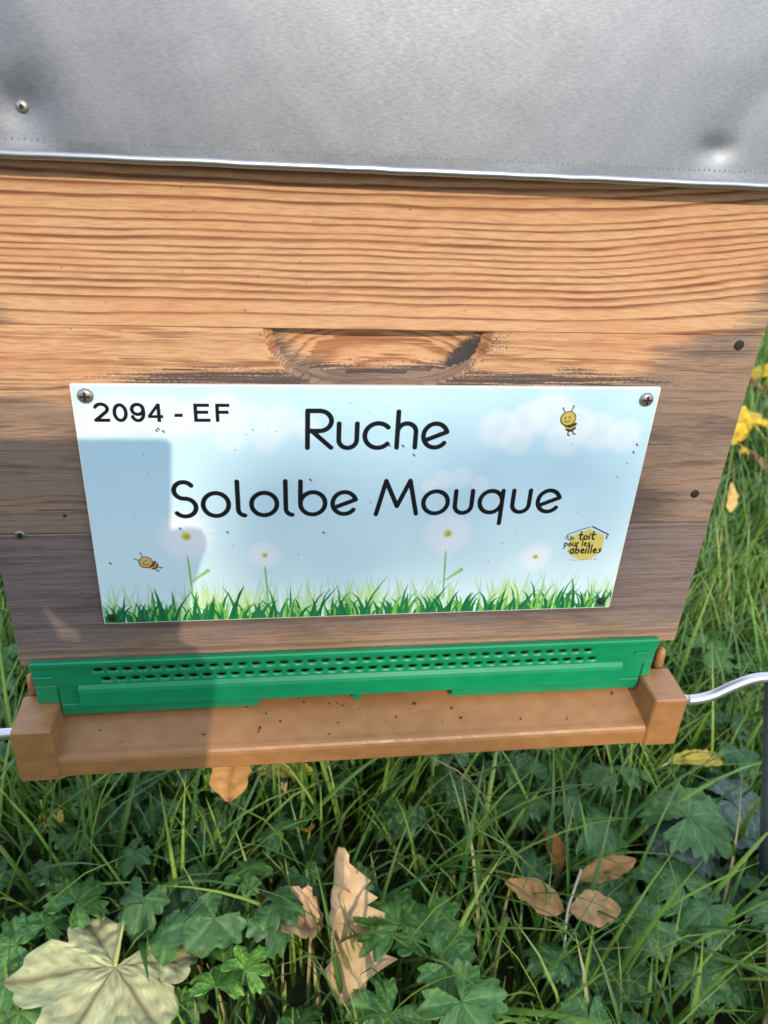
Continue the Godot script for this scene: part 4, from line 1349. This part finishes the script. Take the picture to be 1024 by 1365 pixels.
func make_person():
	var o := thing("person", "person in dark jacket squatting before the hive, holding up a phone", "person", Vector3(-0.42, 0, 0.85))
	var off := -o.position
	var cb := Basis(Vector3(0.99065808, 0.05353628, 0.125421), Vector3(0.01558286, 0.8692508, -0.49412571), Vector3(-0.13547595, 0.49146405, 0.86029609)).orthonormalized()
	var lens := Vector3(-0.0579, 0.7167, 0.4072)
	var pc := lens + cb * Vector3(-0.055, -0.025, 0.012)
	var pelvis := Vector3(-0.42, 0.34, 1.00)
	var chest := Vector3(-0.42, 0.70, 0.90)
	var B := [
		[pelvis + Vector3(-0.07, 0, 0), pelvis + Vector3(0.07, 0, 0), 0.135, 0.135], [pelvis, Vector3(-0.42, 0.54, 0.96), 0.145, 0.125], [Vector3(-0.42, 0.54, 0.96), chest, 0.125, 0.145],
		[chest + Vector3(-0.12, 0.05, 0), chest + Vector3(0.12, 0.05, 0), 0.095, 0.095], [chest, Vector3(-0.42, 0.91, 0.86), 0.07, 0.058], [Vector3(-0.42, 0.90, 0.865), Vector3(-0.42, 0.99, 0.835), 0.054, 0.052],
		# head: skull, face, nose, ears
		[Vector3(-0.42, 1.055, 0.845), Vector3(-0.42, 1.06, 0.80), 0.088, 0.080], [Vector3(-0.42, 1.01, 0.79), Vector3(-0.42, 0.97, 0.775), 0.062, 0.038], [Vector3(-0.42, 1.045, 0.715), Vector3(-0.42, 1.012, 0.705), 0.008, 0.014],
		[Vector3(-0.503, 1.03, 0.83), Vector3(-0.508, 1.06, 0.835), 0.014, 0.017], [Vector3(-0.337, 1.03, 0.83), Vector3(-0.332, 1.06, 0.835), 0.014, 0.017],
		# arms
		[chest + Vector3(0.17, 0.06, 0), Vector3(-0.07, 0.50, 0.69), 0.062, 0.050], [Vector3(-0.07, 0.50, 0.69), Vector3(-0.045, 0.600, 0.50), 0.056, 0.040],
		[chest + Vector3(-0.17, 0.06, 0), Vector3(-0.180, 0.50, 0.71), 0.062, 0.050], [Vector3(-0.180, 0.50, 0.71), Vector3(-0.112, 0.600, 0.51), 0.070, 0.046],
		# legs
		[pelvis + Vector3(0.09, 0, 0), Vector3(-0.28, 0.47, 0.62), 0.095, 0.066], [Vector3(-0.28, 0.47, 0.62), Vector3(-0.29, 0.10, 0.82), 0.062, 0.042], [Vector3(-0.29, 0.05, 0.85), Vector3(-0.275, 0.035, 0.66), 0.045, 0.036],
		[pelvis + Vector3(-0.09, 0, 0), Vector3(-0.56, 0.47, 0.62), 0.095, 0.066], [Vector3(-0.56, 0.47, 0.62), Vector3(-0.55, 0.10, 0.82), 0.062, 0.042], [Vector3(-0.55, 0.05, 0.85), Vector3(-0.565, 0.035, 0.66), 0.045, 0.036]]
	for b in B:
		b[0] += off; b[1] += off
	var skin := lin(206, 160, 130)
	var jacket := lin(46, 54, 66)
	var jeans := lin(52, 62, 86)
	var shoe := lin(48, 42, 38)
	var st := begin(true)
	net(st, B, 0.016, 0.035, func(p: Vector3) -> Color:
		if p.y > 0.885: return skin
		if p.y < 0.085: return shoe
		if p.y < 0.36 or (p.y < 0.54 and p.z < -0.06 and p.y < 0.50 and absf(p.x) < 0.22): return jeans
		return jacket)
	# hands: right one closes on the phone's lower right corner, left one on its lower left
	for s in [1.0, -1.0]:
		var H := []
		var wrist := Vector3(-0.045, 0.600, 0.50) if s > 0 else Vector3(-0.112, 0.600, 0.51)
		var palm := pc + cb * Vector3((0.050 if s > 0 else 0.022) * s, -0.056, 0.022)
		H.append([wrist, palm, 0.029, 0.026])
		H.append([palm + cb * Vector3(-0.018, 0, 0), palm + cb * Vector3(0.018, 0.012, 0), 0.020, 0.020])
		for f in 4:
			var a := palm + cb * Vector3((0.022 - f * 0.004) * s, 0.026 - f * 0.016, 0.0)
			var k1 := a + cb * Vector3(0.016 * s, 0.006, -0.022)
			var k2 := k1 + cb * Vector3(-0.006 * s, 0.004, -0.022)
			var tip := k2 + cb * Vector3(-0.022 * s, 0.002, -0.006)
			H.append([a, k1, 0.0095, 0.0090]); H.append([k1, k2, 0.0090, 0.0083]); H.append([k2, tip, 0.0083, 0.0072])
		var th := palm + cb * Vector3(-0.020 * s, 0.010, 0.008)
		H.append([th, th + cb * Vector3(-0.010 * s, 0.024, 0.004), 0.012, 0.0105]); H.append([th + cb * Vector3(-0.010 * s, 0.024, 0.004), th + cb * Vector3(-0.016 * s, 0.046, -0.008), 0.0105, 0.008])
		for b in H:
			b[0] += off; b[1] += off
		net(st, H, 0.005, 0.007, func(_p: Vector3) -> Color: return skin)
	var cloth := mat(Color.WHITE, 0.8)
	cloth.vertex_color_use_as_albedo = true
	build(st, "body", cloth, o)
	st = begin(true)
	net(st, [[Vector3(-0.42, 1.085, 0.855) + off, Vector3(-0.42, 1.09, 0.815) + off, 0.082, 0.072], [Vector3(-0.42, 1.04, 0.89) + off, Vector3(-0.42, 1.0, 0.885) + off, 0.072, 0.05]], 0.014, 0.03, func(_p: Vector3) -> Color: return lin(58, 42, 30))
	build(st, "hair", cloth, o)
	for s in [-1.0, 1.0]:
		var e := begin(true)
		e.set_color(lin(40, 34, 30))
		tube(e, [Vector3(-0.42 + 0.032 * s, 1.045, 0.735) + off, Vector3(-0.42 + 0.032 * s, 1.045, 0.727) + off, Vector3(-0.42 + 0.032 * s, 1.045, 0.724) + off], [0.008, 0.007, 0.003], 10)
		build(e, "eye", cloth, o)
	# the phone lies across, its lens in the upper right corner
	var ph := thing("phone", "dark phone held sideways by the squatting person", "phone", pc)
	ph.basis = cb
	build(boxm(Vector3(-0.0775, -0.0375, -0.004), Vector3(0.0775, 0.0375, 0.004), 0.003), "case", mat(srgb(30, 30, 34), 0.4), ph)
	build(boxm(Vector3(-0.073, -0.033, 0.0041), Vector3(0.073, 0.033, 0.0046), 0.0002), "screen", mat(srgb(12, 12, 14), 0.1), ph)

func make_shade_tree():
	# a small tree seven metres off, towards the low sun
	var sdir := SUN
	var base := Vector3(1.75, 0, 7.2)
	var t := thing("shade_tree", "small leafy tree standing several metres in front of the hive", "tree", base)
	var st := begin(true)
	tube(st, smooth_path([Vector3(0, -0.1, 0), Vector3(0.05, 0.9, 0.02), Vector3(-0.02, 1.9, 0), Vector3(0.06, 2.9, 0.05), Vector3(0.05, 3.9, 0.0)], 5), [0.11, 0.10, 0.10, 0.09, 0.09, 0.085, 0.08, 0.075, 0.07, 0.065, 0.06, 0.055, 0.05, 0.045, 0.04, 0.035, 0.03, 0.025, 0.02, 0.015, 0.01], 10)
	build(st, "trunk", M.bark, t)
	var r := RandomNumberGenerator.new()
	r.seed = 8
	for k in 9:
		var an := k * 2.4
		var h := 2.2 + k * 0.19
		st = begin(true)
		tube(st, smooth_path([Vector3(0.03, h, 0), Vector3(sin(an) * 0.4, h + 0.2, cos(an) * 0.3), Vector3(sin(an) * 0.9, h + 0.3, cos(an) * 0.6)], 4), [0.03, 0.028, 0.025, 0.02, 0.018, 0.015, 0.012, 0.01, 0.006], 7)
		build(st, "limb", M.bark, t)
	st = begin(true)
	var made := 0
	var tries := 0
	while tries < 16000:
		tries += 1
		# a leaf anywhere in the crown; gaps where noise opens it
		var w := Vector3(r.randf_range(-0.6, 1.9), r.randf_range(-1.2, 0.70), r.randf_range(6.4, 8.0))
		var hx := w.x                     # where its shade falls on the hive's plane
		var hy := w.y
		var keep := crown_density(hx, hy)
		if r.randf() > keep: continue
		made += 1
		var p := Vector3(hx, hy, 0) + sdir * w.z - base
		var a := Vector3(r.randfn(0, 1), r.randfn(0, 1), r.randfn(0, 1)).normalized()
		var b := a.cross(Vector3(r.randfn(0, 1), r.randfn(0, 1), r.randfn(0, 1))).normalized()
		var L := r.randf_range(0.03, 0.05)
		var c := lin(86, 118, 44) * r.randf_range(0.7, 1.2)
		c.a = 1
		cquad(st, p - a * L, p + b * L * 0.6, p + a * L, p - b * L * 0.6, c, c, c, c)
	build(st, "crown", M.leaf, t)

func crown_density(x: float, y: float) -> float:
	var d := 0.0
	d = maxf(d, 0.28 * smoothstep(0.22, 0.06, y) * smoothstep(-0.04, 0.10, x))          # dense skirt: shades the grass under the hive
	d = maxf(d, 0.75 * smoothstep(0.555, 0.51, y) * smoothstep(0.405, 0.45, y) * smoothstep(-0.090, -0.035, x) * smoothstep(0.19, 0.13, x))   # a bough
	return d
